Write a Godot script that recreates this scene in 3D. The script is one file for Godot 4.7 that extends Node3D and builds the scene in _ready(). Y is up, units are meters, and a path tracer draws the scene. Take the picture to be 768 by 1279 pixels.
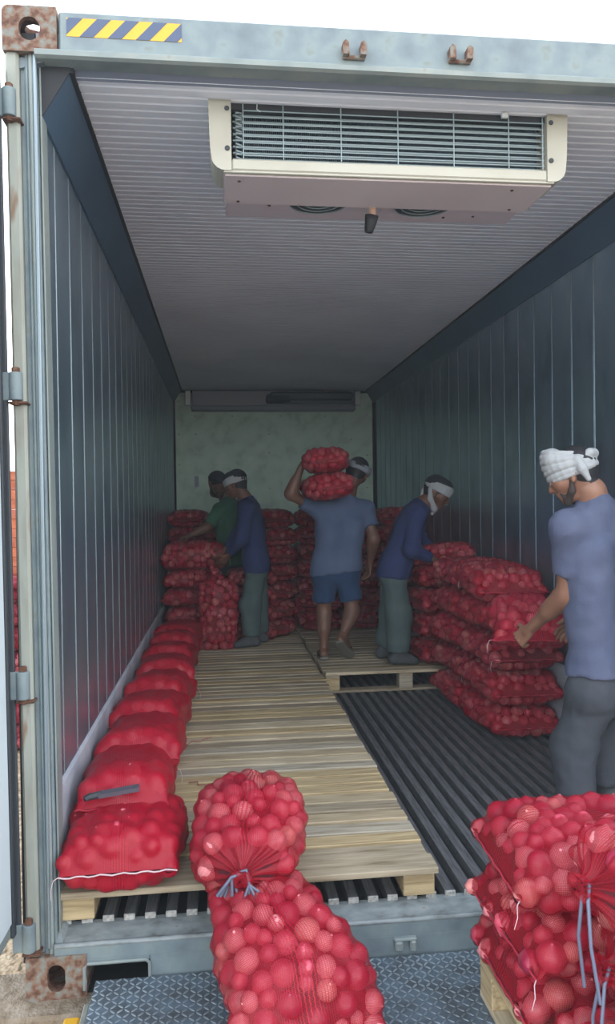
extends Node3D
# A refrigerated shipping container being loaded with red net sacks of onions by five men.

const EYE := 1.70
const FLOOR := 0.342
const XL := -0.56
const XR := 1.9135
const ZF := -2.477
const ZB := -9.38
const CEIL := 3.104
const DECK := 0.447      # top of the boards laid along the left
const PAL := 0.492       # top of the pallets at the back right
const PLATE := 0.19      # top of the loading platform

var M := {}
var counts := {}
var rng := RandomNumberGenerator.new()

# ------------------------------------------------------------------ naming
func numbered(called: String, parent: Node) -> String:
	var key := str(parent.get_instance_id()) + "/" + called
	var n: int = counts.get(key, 0)
	counts[key] = n + 1
	return called if n == 0 else "%s_%03d" % [called, n]

func put(o: Node, called: String, parent: Node = null) -> Node:
	var p: Node = parent if parent else self
	o.name = numbered(called, p)
	p.add_child(o, true)
	return o

func obj(called: String, mesh: Mesh, mat: Material, parent: Node = null) -> MeshInstance3D:
	var o := MeshInstance3D.new()
	o.mesh = mesh
	if mat:
		o.material_override = mat
	put(o, called, parent)
	return o

func tag(o: Node, label: String, category := "", group := "", kind := "") -> Node:
	if label: o.set_meta("label", label)
	if category: o.set_meta("category", category)
	if group: o.set_meta("group", group)
	if kind: o.set_meta("kind", kind)
	return o

func thing(called: String, label: String, category: String, at := Vector3.ZERO, turn := Basis(), group := "") -> Node3D:
	var o := Node3D.new()
	put(o, called)
	o.transform = Transform3D(turn, at)
	tag(o, label, category, group)
	return o

func structure(called: String, label: String, category: String, at := Vector3.ZERO) -> Node3D:
	var o := thing(called, label, category, at)
	o.set_meta("kind", "structure")
	return o

func stuff(o: Node) -> Node:
	o.set_meta("kind", "stuff")
	return o

func rx(d: float) -> Basis: return Basis(Vector3.RIGHT, deg_to_rad(d))
func ry(d: float) -> Basis: return Basis(Vector3.UP, deg_to_rad(d))
func rz(d: float) -> Basis: return Basis(Vector3.BACK, deg_to_rad(d))

# ------------------------------------------------------------------ flat mesh builder
func flat() -> SurfaceTool:
	var st := SurfaceTool.new()
	st.begin(Mesh.PRIMITIVE_TRIANGLES)
	st.set_smooth_group(-1)
	return st

func done(st: SurfaceTool) -> ArrayMesh:
	st.generate_normals()
	return st.commit()

func poly(st: SurfaceTool, pts: Array, out: Vector3) -> void:
	var n: Vector3 = (pts[1] - pts[0]).cross(pts[2] - pts[0])
	var order := pts.duplicate()
	if n.dot(out) > 0.0:
		order.reverse()
	for k in range(1, order.size() - 1):
		st.add_vertex(order[0]); st.add_vertex(order[k]); st.add_vertex(order[k + 1])

func add_box(st: SurfaceTool, c: Vector3, size: Vector3, b := 0.0, basis := Basis()) -> void:
	var h := size * 0.5
	var bb := minf(b, minf(h.x, minf(h.y, h.z)) * 0.9)
	for axis in 3:
		var u := (axis + 1) % 3
		var w := (axis + 2) % 3
		for s in [-1.0, 1.0]:
			var pts := []
			for q in [[-1, -1], [1, -1], [1, 1], [-1, 1]]:
				var p := Vector3.ZERO
				p[axis] = s * h[axis]; p[u] = q[0] * (h[u] - bb); p[w] = q[1] * (h[w] - bb)
				pts.append(c + basis * p)
			var o := Vector3.ZERO
			o[axis] = s
			poly(st, pts, basis * o)
		if bb > 0.0:
			for s1 in [-1.0, 1.0]:
				for s2 in [-1.0, 1.0]:
					var pts2 := []
					for e in [-1.0, 1.0]:
						var p := Vector3.ZERO
						p[axis] = e * (h[axis] - bb); p[u] = s1 * h[u]; p[w] = s2 * (h[w] - bb)
						pts2.append(c + basis * p)
					for e in [1.0, -1.0]:
						var p := Vector3.ZERO
						p[axis] = e * (h[axis] - bb); p[u] = s1 * (h[u] - bb); p[w] = s2 * h[w]
						pts2.append(c + basis * p)
					var o := Vector3.ZERO
					o[u] = s1; o[w] = s2
					poly(st, pts2, basis * o)
	if bb > 0.0:
		for sx in [-1.0, 1.0]:
			for sy in [-1.0, 1.0]:
				for sz in [-1.0, 1.0]:
					poly(st, [c + basis * Vector3(sx * h.x, sy * (h.y - bb), sz * (h.z - bb)), c + basis * Vector3(sx * (h.x - bb), sy * h.y, sz * (h.z - bb)), c + basis * Vector3(sx * (h.x - bb), sy * (h.y - bb), sz * h.z)], basis * Vector3(sx, sy, sz))

func box_mesh(size: Vector3, b := 0.0) -> ArrayMesh:
	var st := flat()
	add_box(st, Vector3.ZERO, size, b)
	return done(st)

func span(x0: float, x1: float, y0: float, y1: float, z0: float, z1: float, b := 0.0) -> ArrayMesh:
	var st := flat()
	add_box(st, Vector3((x0 + x1) / 2, (y0 + y1) / 2, (z0 + z1) / 2), Vector3(absf(x1 - x0), absf(y1 - y0), absf(z1 - z0)), b)
	return done(st)

func span_in(st: SurfaceTool, x0: float, x1: float, y0: float, y1: float, z0: float, z1: float, b := 0.0) -> void:
	add_box(st, Vector3((x0 + x1) / 2, (y0 + y1) / 2, (z0 + z1) / 2), Vector3(absf(x1 - x0), absf(y1 - y0), absf(z1 - z0)), b)

func prism(st: SurfaceTool, prof: Array, axis_from: Vector3, axis_to: Vector3) -> void:
	# prof: points (Vector3 offsets) of a convex outline, swept from axis_from to axis_to
	var mid := Vector3.ZERO
	for p in prof: mid += p
	mid /= prof.size()
	var d := (axis_to - axis_from).normalized()
	var a := []
	var b := []
	for p in prof:
		a.append(axis_from + p); b.append(axis_to + p)
	poly(st, a, -d); poly(st, b, d)
	for k in prof.size():
		var j: int = (k + 1) % prof.size()
		poly(st, [a[k], a[j], b[j], b[k]], (prof[k] + prof[j]) * 0.5 - mid)

# ------------------------------------------------------------------ smooth mesh builder
class MA:
	var v := PackedVector3Array()
	var n := PackedVector3Array()
	var uv := PackedVector2Array()
	var i := PackedInt32Array()
	func auto_normals(from_v: int, from_i: int) -> void:
		for k in range(from_v, v.size()): n[k] = Vector3.ZERO
		for k in range(from_i, i.size(), 3):
			var a := v[i[k]]
			var c := (v[i[k + 2]] - a).cross(v[i[k + 1]] - a)
			n[i[k]] += c; n[i[k + 1]] += c; n[i[k + 2]] += c
		for k in range(from_v, v.size()): n[k] = n[k].normalized()
	func grid(nu: int, nv: int, from_v: int, wrap: bool) -> void:
		# nu columns (wrapping if wrap), nv rows; row major
		for r in nv - 1:
			for c in (nu if wrap else nu - 1):
				var c2 := (c + 1) % nu
				var p := from_v + r * nu + c
				var q := from_v + r * nu + c2
				i.append_array([p, p + nu, q, q, p + nu, q + nu])
	func surface(m: ArrayMesh, mat: Material = null) -> ArrayMesh:
		if i.is_empty(): return m
		var a := []
		a.resize(Mesh.ARRAY_MAX)
		a[Mesh.ARRAY_VERTEX] = v; a[Mesh.ARRAY_NORMAL] = n; a[Mesh.ARRAY_INDEX] = i
		if uv.size() == v.size(): a[Mesh.ARRAY_TEX_UV] = uv
		m.add_surface_from_arrays(Mesh.PRIMITIVE_TRIANGLES, a)
		if mat: m.surface_set_material(m.get_surface_count() - 1, mat)
		return m
	func mesh() -> ArrayMesh:
		return surface(ArrayMesh.new())
	func add(o: MA, t: Transform3D) -> void:
		var base := v.size()
		for k in o.v.size():
			v.append(t * o.v[k]); n.append((t.basis * o.n[k]).normalized())
		for k in o.i: i.append(base + k)

func add_tube(ma: MA, pts: Array, r0: float, r1 := -1.0, seg := 7) -> void:
	if r1 < 0.0: r1 = r0
	var fv := ma.v.size()
	var fi := ma.i.size()
	var n := pts.size()
	var up := Vector3.UP
	for k in n:
		var t: Vector3 = (pts[mini(k + 1, n - 1)] - pts[maxi(k - 1, 0)]).normalized()
		if absf(t.dot(up)) > 0.95: up = Vector3.RIGHT if absf(t.x) < 0.9 else Vector3.BACK
		var s := t.cross(up).normalized()
		up = s.cross(t).normalized()
		var r := lerpf(r0, r1, float(k) / (n - 1))
		for j in seg:
			var a := TAU * j / seg
			ma.v.append(pts[k] + (s * cos(a) - up * sin(a)) * r); ma.n.append(Vector3.UP)
	ma.grid(seg, n, fv, true)
	for e in [0, n - 1]:
		var c := ma.v.size()
		ma.v.append(pts[e]); ma.n.append(Vector3.UP)
		for j in seg:
			var p: int = fv + e * seg + j
			var q: int = fv + e * seg + (j + 1) % seg
			if e == 0: ma.i.append_array([c, p, q])
			else: ma.i.append_array([c, q, p])
	ma.auto_normals(fv, fi)

func tube(pts: Array, r0: float, r1 := -1.0, seg := 7) -> ArrayMesh:
	var ma := MA.new()
	add_tube(ma, pts, r0, r1, seg)
	return ma.mesh()

func lathe_in(ma: MA, prof: Array, seg: int, t := Transform3D()) -> void:
	var fv := ma.v.size()
	var fi := ma.i.size()
	for p in prof:
		for j in seg:
			var a := -TAU * j / seg
			ma.v.append(t * Vector3(p[0] * cos(a), p[1], p[0] * sin(a))); ma.n.append(Vector3.UP)
	ma.grid(seg, prof.size(), fv, true)
	ma.auto_normals(fv, fi)

func disc_mesh(r: float, h: float, seg := 16, b := 0.0) -> ArrayMesh:
	var ma := MA.new()
	lathe_in(ma, [[0.0, 0.0], [r - b, 0.0], [r, b], [r, h - b], [r - b, h], [0.0, h]], seg)
	return ma.mesh()

# ------------------------------------------------------------------ signed distance bodies, meshed as surface nets
func group(prims: Array, k := 0.03, clips := []) -> Dictionary:
	var g := {"a": PackedVector3Array(), "ab": PackedVector3Array(), "inv": PackedFloat32Array(), "ra": PackedFloat32Array(), "rb": PackedFloat32Array(), "k": k, "clips": clips}
	for p in prims:
		var a: Vector3 = p[0]
		var b: Vector3 = p[1]
		g.a.append(a); g.ab.append(b - a); g.inv.append(1.0 / maxf((b - a).length_squared(), 1e-9)); g.ra.append(p[2]); g.rb.append(p[3] if p.size() > 3 else p[2])
	return g

var join := 0.012

func sd(groups: Array, p: Vector3) -> float:
	var best := 10.0
	for g in groups:
		var d := 10.0
		var k: float = g.k
		var A: PackedVector3Array = g.a
		var AB: PackedVector3Array = g.ab
		var INV: PackedFloat32Array = g.inv
		var RA: PackedFloat32Array = g.ra
		var RB: PackedFloat32Array = g.rb
		for j in A.size():
			var ap := p - A[j]
			var t := clampf(ap.dot(AB[j]) * INV[j], 0.0, 1.0)
			var e := (ap - AB[j] * t).length() - lerpf(RA[j], RB[j], t)
			var h := maxf(k - absf(d - e), 0.0)
			d = minf(d, e) - h * h * 0.25 / k
		for c in g.clips:
			d = maxf(d, (p - c[0]).dot(c[1]))
		var m := maxf(join - absf(best - d), 0.0)
		best = minf(best, d) - m * m * 0.25 / join
	return best

func near(groups: Array, p: Vector3, reach: float) -> Array:
	var out := []
	for g in groups:
		var s := {"a": PackedVector3Array(), "ab": PackedVector3Array(), "inv": PackedFloat32Array(), "ra": PackedFloat32Array(), "rb": PackedFloat32Array(), "k": g.k, "clips": g.clips}
		for j in g.a.size():
			var ap: Vector3 = p - g.a[j]
			var t := clampf(ap.dot(g.ab[j]) * g.inv[j], 0.0, 1.0)
			if (ap - g.ab[j] * t).length() - maxf(g.ra[j], g.rb[j]) < reach + g.k:
				s.a.append(g.a[j]); s.ab.append(g.ab[j]); s.inv.append(g.inv[j]); s.ra.append(g.ra[j]); s.rb.append(g.rb[j])
		if s.a.size(): out.append(s)
	return out

func nets(ma: MA, groups: Array, cell: float, fold: FastNoiseLite = null, amp := 0.0) -> void:
	var lo := Vector3.ONE * 1e9
	var hi := -lo
	for g in groups:
		for j in g.a.size():
			var r: float = maxf(g.ra[j], g.rb[j]) + cell * 2 + amp
			for e in [g.a[j], g.a[j] + g.ab[j]]:
				lo = lo.min(e - Vector3.ONE * r); hi = hi.max(e + Vector3.ONE * r)
	const B := 6
	var nb := Vector3i(((hi - lo) / (cell * B)).ceil())
	var nx := nb.x * B
	var ny := nb.y * B
	var nz := nb.z * B
	var val := PackedFloat32Array()
	val.resize(nx * ny * nz)
	var half := cell * B * 0.5
	var reach := half * 1.74 + cell * 1.5 + amp
	var live := []
	for bz in nb.z:
		for by in nb.y:
			for bx in nb.x:
				var c := lo + Vector3(bx + 0.5, by + 0.5, bz + 0.5) * cell * B
				var some := near(groups, c, reach)
				var dc := sd(some, c) if some.size() else 10.0
				if absf(dc) > reach + 0.02:
					if dc > 0.0: dc = 1.0
					else: dc = -1.0
					for z in B:
						for y in B:
							var o := ((bz * B + z) * ny + by * B + y) * nx + bx * B
							for x in B: val[o + x] = dc
					continue
				live.append(Vector3i(bx, by, bz))
				for z in B:
					for y in B:
						var o := ((bz * B + z) * ny + by * B + y) * nx + bx * B
						for x in B:
							var p := lo + Vector3(bx * B + x, by * B + y, bz * B + z) * cell
							var d := sd(some, p)
							if fold and absf(d) < amp * 3.0: d += fold.get_noise_3dv(p) * amp
							val[o + x] = d
	var index := {}
	var fv := ma.v.size()
	var fi := ma.i.size()
	var off := [0, 1, nx, nx + 1, nx * ny, nx * ny + 1, nx * ny + nx, nx * ny + nx + 1]
	var edges := [[0, 1], [2, 3], [4, 5], [6, 7], [0, 2], [1, 3], [4, 6], [5, 7], [0, 4], [1, 5], [2, 6], [3, 7]]
	var cor := []
	for k in 8: cor.append(Vector3(k & 1, (k >> 1) & 1, (k >> 2) & 1))
	for bl in live:
		for z in range(bl.z * B, mini(bl.z * B + B, nz - 1)):
			for y in range(bl.y * B, mini(bl.y * B + B, ny - 1)):
				for x in range(bl.x * B, mini(bl.x * B + B, nx - 1)):
					var o := (z * ny + y) * nx + x
					var s0 := val[o] < 0.0
					var mixed := false
					for k in range(1, 8):
						if (val[o + off[k]] < 0.0) != s0:
							mixed = true
							break
					if not mixed: continue
					var sum := Vector3.ZERO
					var cnt := 0
					for e in edges:
						var va := val[o + off[e[0]]]
						var vb := val[o + off[e[1]]]
						if (va < 0.0) != (vb < 0.0):
							sum += (cor[e[0]] as Vector3).lerp(cor[e[1]], clampf(va / (va - vb), 0.0, 1.0)); cnt += 1
					index[o] = ma.v.size()
					ma.v.append(lo + (Vector3(x, y, z) + sum / cnt) * cell); ma.n.append(Vector3.UP)
	var step := [1, nx, nx * ny]
	for o in index:
		for ax in 3:
			var o2: int = o + step[ax]
			var inside := val[o] < 0.0
			if inside == (val[o2] < 0.0): continue
			var u: int = step[(ax + 1) % 3]
			var w: int = step[(ax + 2) % 3]
			if not (index.has(o - u) and index.has(o - w) and index.has(o - u - w)): continue
			var a: int = index[o]
			var b: int = index[o - u]
			var c: int = index[o - u - w]
			var d: int = index[o - w]
			if inside: ma.i.append_array([a, c, b, a, d, c])
			else: ma.i.append_array([a, b, c, a, c, d])
	ma.auto_normals(fv, fi)

func blob(groups: Array, cell: float, fold: FastNoiseLite = null, amp := 0.0) -> ArrayMesh:
	var ma := MA.new()
	nets(ma, groups, cell, fold, amp)
	return ma.mesh()

# ------------------------------------------------------------------ materials
func noise(freq: float, sd_: int, oct := 4, kind := FastNoiseLite.TYPE_SIMPLEX_SMOOTH) -> FastNoiseLite:
	var n := FastNoiseLite.new()
	n.noise_type = kind; n.seed = sd_; n.frequency = freq; n.fractal_octaves = oct
	return n

func tex(freq: float, sd_: int, stops: Array, size := 256, oct := 4) -> NoiseTexture2D:
	var t := NoiseTexture2D.new()
	t.width = size; t.height = size; t.seamless = true; t.noise = noise(freq, sd_, oct); t.normalize = true
	var g := Gradient.new()
	g.offsets = PackedFloat32Array(); g.colors = PackedColorArray()
	var offs := PackedFloat32Array()
	var cols := PackedColorArray()
	for s in stops:
		offs.append(s[0]); cols.append(s[1])
	g.offsets = offs; g.colors = cols
	t.color_ramp = g
	return t

func bump(freq: float, sd_: int, strength: float, size := 256) -> NoiseTexture2D:
	var t := NoiseTexture2D.new()
	t.width = size; t.height = size; t.seamless = true; t.noise = noise(freq, sd_); t.as_normal_map = true; t.bump_strength = strength
	return t

func mat(c: Color, rough := 0.7, metal := 0.0) -> StandardMaterial3D:
	var m := StandardMaterial3D.new()
	m.albedo_color = c; m.roughness = rough; m.metallic = metal
	return m

func tri(m: StandardMaterial3D, t: Texture2D, scale: Vector3, world := true, nrm: Texture2D = null, ns := 0.5) -> StandardMaterial3D:
	m.albedo_texture = t
	m.uv1_triplanar = true; m.uv1_world_triplanar = world; m.uv1_scale = scale
	if nrm:
		m.normal_enabled = true; m.normal_texture = nrm; m.normal_scale = ns
	return m

func C(r: int, g: int, b: int) -> Color: return Color(r / 255.0, g / 255.0, b / 255.0)

func net_texture(hole_alpha: float, thread: Color, pitch_px: int, thick: int, n: int, seed_: int) -> ImageTexture:
	var size := pitch_px * n
	var im := Image.create(size, size, false, Image.FORMAT_RGBA8)
	var r := RandomNumberGenerator.new()
	r.seed = seed_
	var base := Color(thread.r * 0.9, thread.g * 0.8, thread.b * 0.85, hole_alpha)
	im.fill(base)
	for k in n:
		for y in size:
			for t in thick:
				var f := r.randf_range(0.85, 1.1)
				im.set_pixel((k * pitch_px + t + (1 if (y / 9 + k) % 3 == 0 else 0)) % size, y, Color(thread.r * f, thread.g * f, thread.b * f, 0.96))
	for k in n:
		for x in size:
			for t in thick:
				var f := r.randf_range(0.8, 1.05)
				im.set_pixel(x, (k * pitch_px + t) % size, Color(thread.r * f, thread.g * f, thread.b * f, 0.96))
	return ImageTexture.create_from_image(im)

func materials() -> void:
	var bn := bump(0.03, 5, 3.0)
	var fine := bump(0.12, 6, 4.0)
	# container steel
	M.steel = tri(mat(Color.WHITE, 0.55), tex(0.012, 11, [[0.0, C(106, 120, 128)], [0.45, C(122, 138, 144)], [0.75, C(132, 148, 150)], [0.93, C(122, 130, 126)], [1.0, C(102, 82, 66)]], 512), Vector3.ONE * 1.1, true, bn, 0.2)
	M.steel_light = tri(mat(Color.WHITE, 0.5), tex(0.015, 12, [[0.0, C(150, 166, 168)], [0.6, C(174, 188, 186)], [0.9, C(186, 196, 190)], [1.0, C(150, 130, 110)]], 256), Vector3(1.2, 0.4, 1.2), true, bn, 0.15)
	M.post = tri(mat(Color.WHITE, 0.6), tex(0.014, 13, [[0.0, C(138, 108, 84)], [0.12, C(158, 158, 146)], [0.5, C(170, 176, 166)], [0.85, C(178, 182, 172)], [1.0, C(142, 112, 88)]], 256), Vector3(2.2, 0.6, 2.2), true, bn, 0.2)
	M.rust = tri(mat(Color.WHITE, 0.85), tex(0.02, 14, [[0.0, C(84, 56, 44)], [0.3, C(124, 88, 70)], [0.5, C(150, 118, 98)], [0.68, C(146, 140, 130)], [1.0, C(158, 166, 162)]], 256), Vector3.ONE * 5.0, true, bn, 0.6)
	M.rust_dark = tri(mat(Color.WHITE, 0.9), tex(0.03, 15, [[0.0, C(70, 44, 34)], [0.6, C(120, 80, 60)], [1.0, C(150, 122, 104)]], 128), Vector3.ONE * 8.0, true, bn, 0.5)
	M.sill = tri(mat(Color.WHITE, 0.5), tex(0.018, 16, [[0.0, C(104, 104, 100)], [0.3, C(134, 144, 146)], [0.65, C(154, 164, 166)], [0.9, C(168, 176, 176)], [1.0, C(120, 86, 66)]], 512), Vector3(1.2, 2.4, 2.4), true, bn, 0.25)
	M.black = mat(C(30, 32, 36), 0.7)
	M.rubber = mat(C(44, 50, 56), 0.6)
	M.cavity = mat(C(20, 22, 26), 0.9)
	M.panel = []
	for k in 3:
		var p := tri(mat(Color.WHITE, 0.29, 0.85), tex(0.01, 20 + k, [[0.0, C(120, 146, 164)], [0.35, C(146, 172, 190)], [0.7, C(156, 182, 198)], [1.0, C(170, 192, 204)]], 256), Vector3(0.8, 0.45, 0.8), true, bump(0.008, 24 + k, 2.0), 0.12)
		M.panel.append(p)
	M.bead = mat(C(132, 146, 154), 0.4, 0.6)
	M.coving = tri(mat(Color.WHITE, 0.45, 0.3), tex(0.01, 27, [[0.0, C(70, 96, 122)], [1.0, C(86, 114, 140)]], 128), Vector3(0.6, 0.6, 0.6), true)
	M.rivet = mat(C(200, 205, 205), 0.4, 0.3)
	M.ceiling = tri(mat(Color.WHITE, 0.55), tex(0.006, 28, [[0.0, C(220, 224, 236)], [0.5, C(232, 236, 246)], [1.0, C(238, 242, 250)]], 256), Vector3(0.5, 0.5, 0.5), true)
	M.back = tri(mat(Color.WHITE, 0.6), tex(0.012, 29, [[0.0, C(190, 216, 198)], [0.4, C(214, 240, 222)], [0.7, C(220, 246, 228)], [1.0, C(232, 250, 236)]], 512), Vector3(0.7, 0.7, 0.7), true)
	M.aluminium = tri(mat(Color.WHITE, 0.55, 0.5), tex(0.03, 30, [[0.0, C(96, 98, 102)], [0.5, C(130, 132, 136)], [1.0, C(150, 152, 156)]], 256), Vector3(8.0, 8.0, 0.7), true, fine, 0.2)
	M.aluminium_end = tri(mat(Color.WHITE, 0.5, 0.3), tex(0.05, 31, [[0.0, C(130, 130, 126)], [1.0, C(204, 204, 200)]], 128), Vector3.ONE * 8.0)
	M.floor_pan = mat(C(52, 56, 62), 0.7, 0.3)
	M.kick = tri(mat(Color.WHITE, 0.55), tex(0.014, 32, [[0.0, C(160, 170, 184)], [0.5, C(190, 200, 214)], [1.0, C(206, 214, 224)]], 256), Vector3(1.0, 1.0, 1.0))
	# evaporator
	M.cream = tri(mat(Color.WHITE, 0.4), tex(0.01, 33, [[0.0, C(206, 202, 184)], [0.5, C(226, 224, 206)], [1.0, C(236, 234, 220)]], 128), Vector3.ONE * 1.0)
	M.pinkish = tri(mat(Color.WHITE, 0.5), tex(0.008, 34, [[0.0, C(204, 192, 196)], [1.0, C(220, 208, 210)]], 128), Vector3.ONE * 1.0)
	M.coil = mat(C(62, 80, 90), 0.5, 0.3)
	M.wire = mat(C(140, 156, 160), 0.4, 0.3)
	M.pipe = mat(C(196, 160, 140), 0.5)
	# wood
	M.wood = []
	var woods := [[200, 182, 150], [216, 200, 170], [188, 174, 148], [176, 162, 138], [208, 186, 144], [196, 186, 166]]
	for k in woods.size():
		var w: Array = woods[k]
		var t := tex(0.018, 40 + k, [[0.0, C(int(w[0] * 0.72), int(w[1] * 0.68), int(w[2] * 0.62))], [0.3, C(int(w[0] * 0.92), int(w[1] * 0.91), int(w[2] * 0.89))], [0.6, C(w[0], w[1], w[2])], [1.0, C(mini(255, int(w[0] * 1.1)), mini(255, int(w[1] * 1.1)), mini(255, int(w[2] * 1.1)))]], 256)
		var wm := tri(mat(Color.WHITE, 0.75), t, Vector3(0.6, 9.0, 9.0), false, bn, 0.25)
		wm.uv1_offset = Vector3(0.37 * k, 0.21 * k, 0.63 * k)
		M.wood.append(wm)
	M.wood_end = tri(mat(Color.WHITE, 0.8), tex(0.03, 47, [[0.0, C(150, 120, 80)], [1.0, C(206, 178, 132)]], 128), Vector3(6, 6, 6), false)
	# platform and ground
	M.plate = tri(mat(Color.WHITE, 0.55, 0.25), tex(0.014, 50, [[0.0, C(70, 76, 80)], [0.35, C(88, 98, 106)], [0.6, C(96, 112, 124)], [0.85, C(104, 122, 136)], [1.0, C(124, 112, 98)]], 512), Vector3.ONE * 1.1, true, bn, 0.3)
	M.tread = tri(mat(Color.WHITE, 0.45, 0.3), tex(0.014, 51, [[0.0, C(84, 88, 90)], [0.5, C(122, 134, 142)], [0.85, C(140, 154, 162)], [1.0, C(136, 118, 100)]], 256), Vector3.ONE * 1.1)
	M.dirt = tri(mat(Color.WHITE, 0.95), tex(0.02, 52, [[0.0, C(150, 128, 100)], [0.5, C(180, 158, 128)], [1.0, C(204, 186, 158)]], 512), Vector3.ONE * 0.7, true, fine, 1.0)
	M.concrete = tri(mat(Color.WHITE, 0.9), tex(0.03, 53, [[0.0, C(130, 112, 90)], [0.5, C(166, 150, 128)], [1.0, C(186, 174, 156)]], 256), Vector3.ONE * 2.5, true, fine, 0.5)
	M.yellow = mat(C(206, 156, 36), 0.5)
	M.navy_paint = mat(C(62, 76, 104), 0.5)
	M.brick = []
	for k in 3:
		M.brick.append(tri(mat(Color.WHITE, 0.9), tex(0.03, 56 + k, [[0.0, C(164, 84, 54)], [1.0, C(206 - 14 * k, 124 - 8 * k, 86)]], 128), Vector3.ONE * 3.0))
	# onions and nets
	M.onion = []
	var ons := [[[158, 34, 62], [206, 76, 98], [230, 120, 130]], [[182, 66, 86], [230, 134, 140], [250, 200, 196]], [[126, 22, 52], [172, 46, 76], [208, 92, 108]], [[196, 92, 96], [232, 150, 144], [250, 204, 192]]]
	for k in 4:
		var o: Array = ons[k]
		M.onion.append(tri(mat(Color.WHITE, 0.32), tex(0.02, 60 + k, [[0.0, C(o[0][0], o[0][1], o[0][2])], [0.5, C(o[1][0], o[1][1], o[1][2])], [1.0, C(o[2][0], o[2][1], o[2][2])]], 128), Vector3(9, 3, 9), false))
	M.core = mat(C(74, 8, 24), 0.8)
	M.net = net_material(net_texture(0.20, C(214, 8, 48), 8, 2, 14, 3), 0.066)
	M.net_dense = net_material(net_texture(0.60, C(222, 8, 54), 8, 3, 16, 4), 0.055)
	M.net_far = net_material(net_texture(0.10, C(184, 6, 40), 8, 2, 16, 5), 0.062)
	M.net_bright = net_material(net_texture(0.3, C(232, 30, 70), 8, 2, 16, 6), 0.062)
	M.thread = mat(C(196, 172, 176), 0.8)
	M.thread_red = mat(C(168, 34, 56), 0.8)
	M.tie = mat(C(92, 100, 120), 0.5)
	for q in [[M.steel, 0.75], [M.steel_light, 0.49], [M.post, 0.64], [M.rust, 0.57], [M.rust_dark, 0.61], [M.sill, 0.72], [M.plate, 0.96], [M.tread, 0.98], [M.dirt, 0.83], [M.concrete, 0.54], [M.cream, 0.50], [M.net, 0.61], [M.net_far, 0.68], [M.net_dense, 0.57], [M.net_bright, 0.70], [M.aluminium, 0.77], [M.kick, 0.72]]:
		tone(q[0], q[1])
	for m in M.wood: tone(m, 0.72)
	for m in M.onion: tone(m, 0.88)
	# people
	var weave := bump(0.3, 70, 2.0)
	M.skin = tri(mat(Color.WHITE, 0.5), tex(0.02, 71, [[0.0, C(124, 88, 70)], [1.0, C(146, 106, 86)]], 128), Vector3.ONE * 3.0)
	M.skin_dark = tri(mat(Color.WHITE, 0.5), tex(0.02, 72, [[0.0, C(92, 62, 48)], [1.0, C(114, 80, 62)]], 128), Vector3.ONE * 3.0)
	M.hair = mat(C(26, 26, 30), 0.6)
	M.beard = mat(C(52, 42, 38), 0.8)
	M.eye_white = mat(C(220, 214, 206), 0.3)
	M.sole = mat(C(112, 112, 104), 0.8)
	M.shoe = tri(mat(Color.WHITE, 0.8), tex(0.04, 73, [[0.0, C(56, 62, 66)], [1.0, C(82, 86, 88)]], 128), Vector3.ONE * 6.0)
	for e in [["grey_blue", 82, 92, 122, 100, 108, 136], ["steel_blue", 84, 102, 136, 100, 116, 150], ["navy", 40, 54, 104, 52, 66, 118], ["green", 62, 118, 92, 78, 134, 104], ["charcoal", 62, 67, 76, 78, 83, 92], ["sage", 78, 98, 100, 96, 116, 116], ["blue_shorts", 34, 64, 104, 44, 76, 118], ["cotton", 196, 202, 206, 222, 226, 228], ["cotton_grey", 150, 160, 172, 176, 184, 194], ["cap_black", 26, 32, 42, 38, 44, 54]]:
		var cm := tri(mat(Color.WHITE, 0.9), tex(0.012, 80 + e[1] % 50, [[0.0, C(e[1], e[2], e[3])], [1.0, C(e[4], e[5], e[6])]], 128), Vector3.ONE * 2.2, true, weave, 0.4)
		tone(cm, 0.70 if not e[0].begins_with("cotton") else 0.56)
		M[e[0]] = cm

func tone(m: StandardMaterial3D, k: float) -> void:
	m.albedo_color = Color(k, k, k).linear_to_srgb()

func net_material(t: Texture2D, tile: float) -> StandardMaterial3D:
	var m := mat(Color.WHITE, 0.42)
	m.albedo_texture = t
	m.transparency = BaseMaterial3D.TRANSPARENCY_ALPHA
	m.cull_mode = BaseMaterial3D.CULL_DISABLED
	m.uv1_scale = Vector3(1.0 / tile, 1.0 / tile, 1.0)
	m.metallic_specular = 0.4
	m.set_meta("tile", tile)
	return m

# ------------------------------------------------------------------ sacks of onions
# A sack lies along its own z; stations are [z, half width, half height, centre x, centre y].
func station(stn: Array, f: float) -> Array:
	var x := f * (stn.size() - 1)
	var k := clampi(int(floor(x)), 0, stn.size() - 2)
	var t := x - k
	var out := []
	for c in 5:
		var p0: float = stn[maxi(k - 1, 0)][c]
		var p1: float = stn[k][c]
		var p2: float = stn[k + 1][c]
		var p3: float = stn[mini(k + 2, stn.size() - 1)][c]
		out.append(0.5 * (2.0 * p1 + (p2 - p0) * t + (2.0 * p0 - 5.0 * p1 + 4.0 * p2 - p3) * t * t + (3.0 * p1 - p0 - 3.0 * p2 + p3) * t * t * t))
	out[1] = maxf(out[1], 0.004); out[2] = maxf(out[2], 0.003)
	return out

func ring_point(s: Array, a: float, shrink := 0.0) -> Vector3:
	var c := cos(a)
	var n := sin(a)
	var e := 2.0 / 2.8
	return Vector3(s[3] + maxf(s[1] - shrink, 0.002) * signf(c) * pow(absf(c), e), s[4] + maxf(s[2] - shrink, 0.002) * signf(n) * pow(absf(n), e), s[0])

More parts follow.
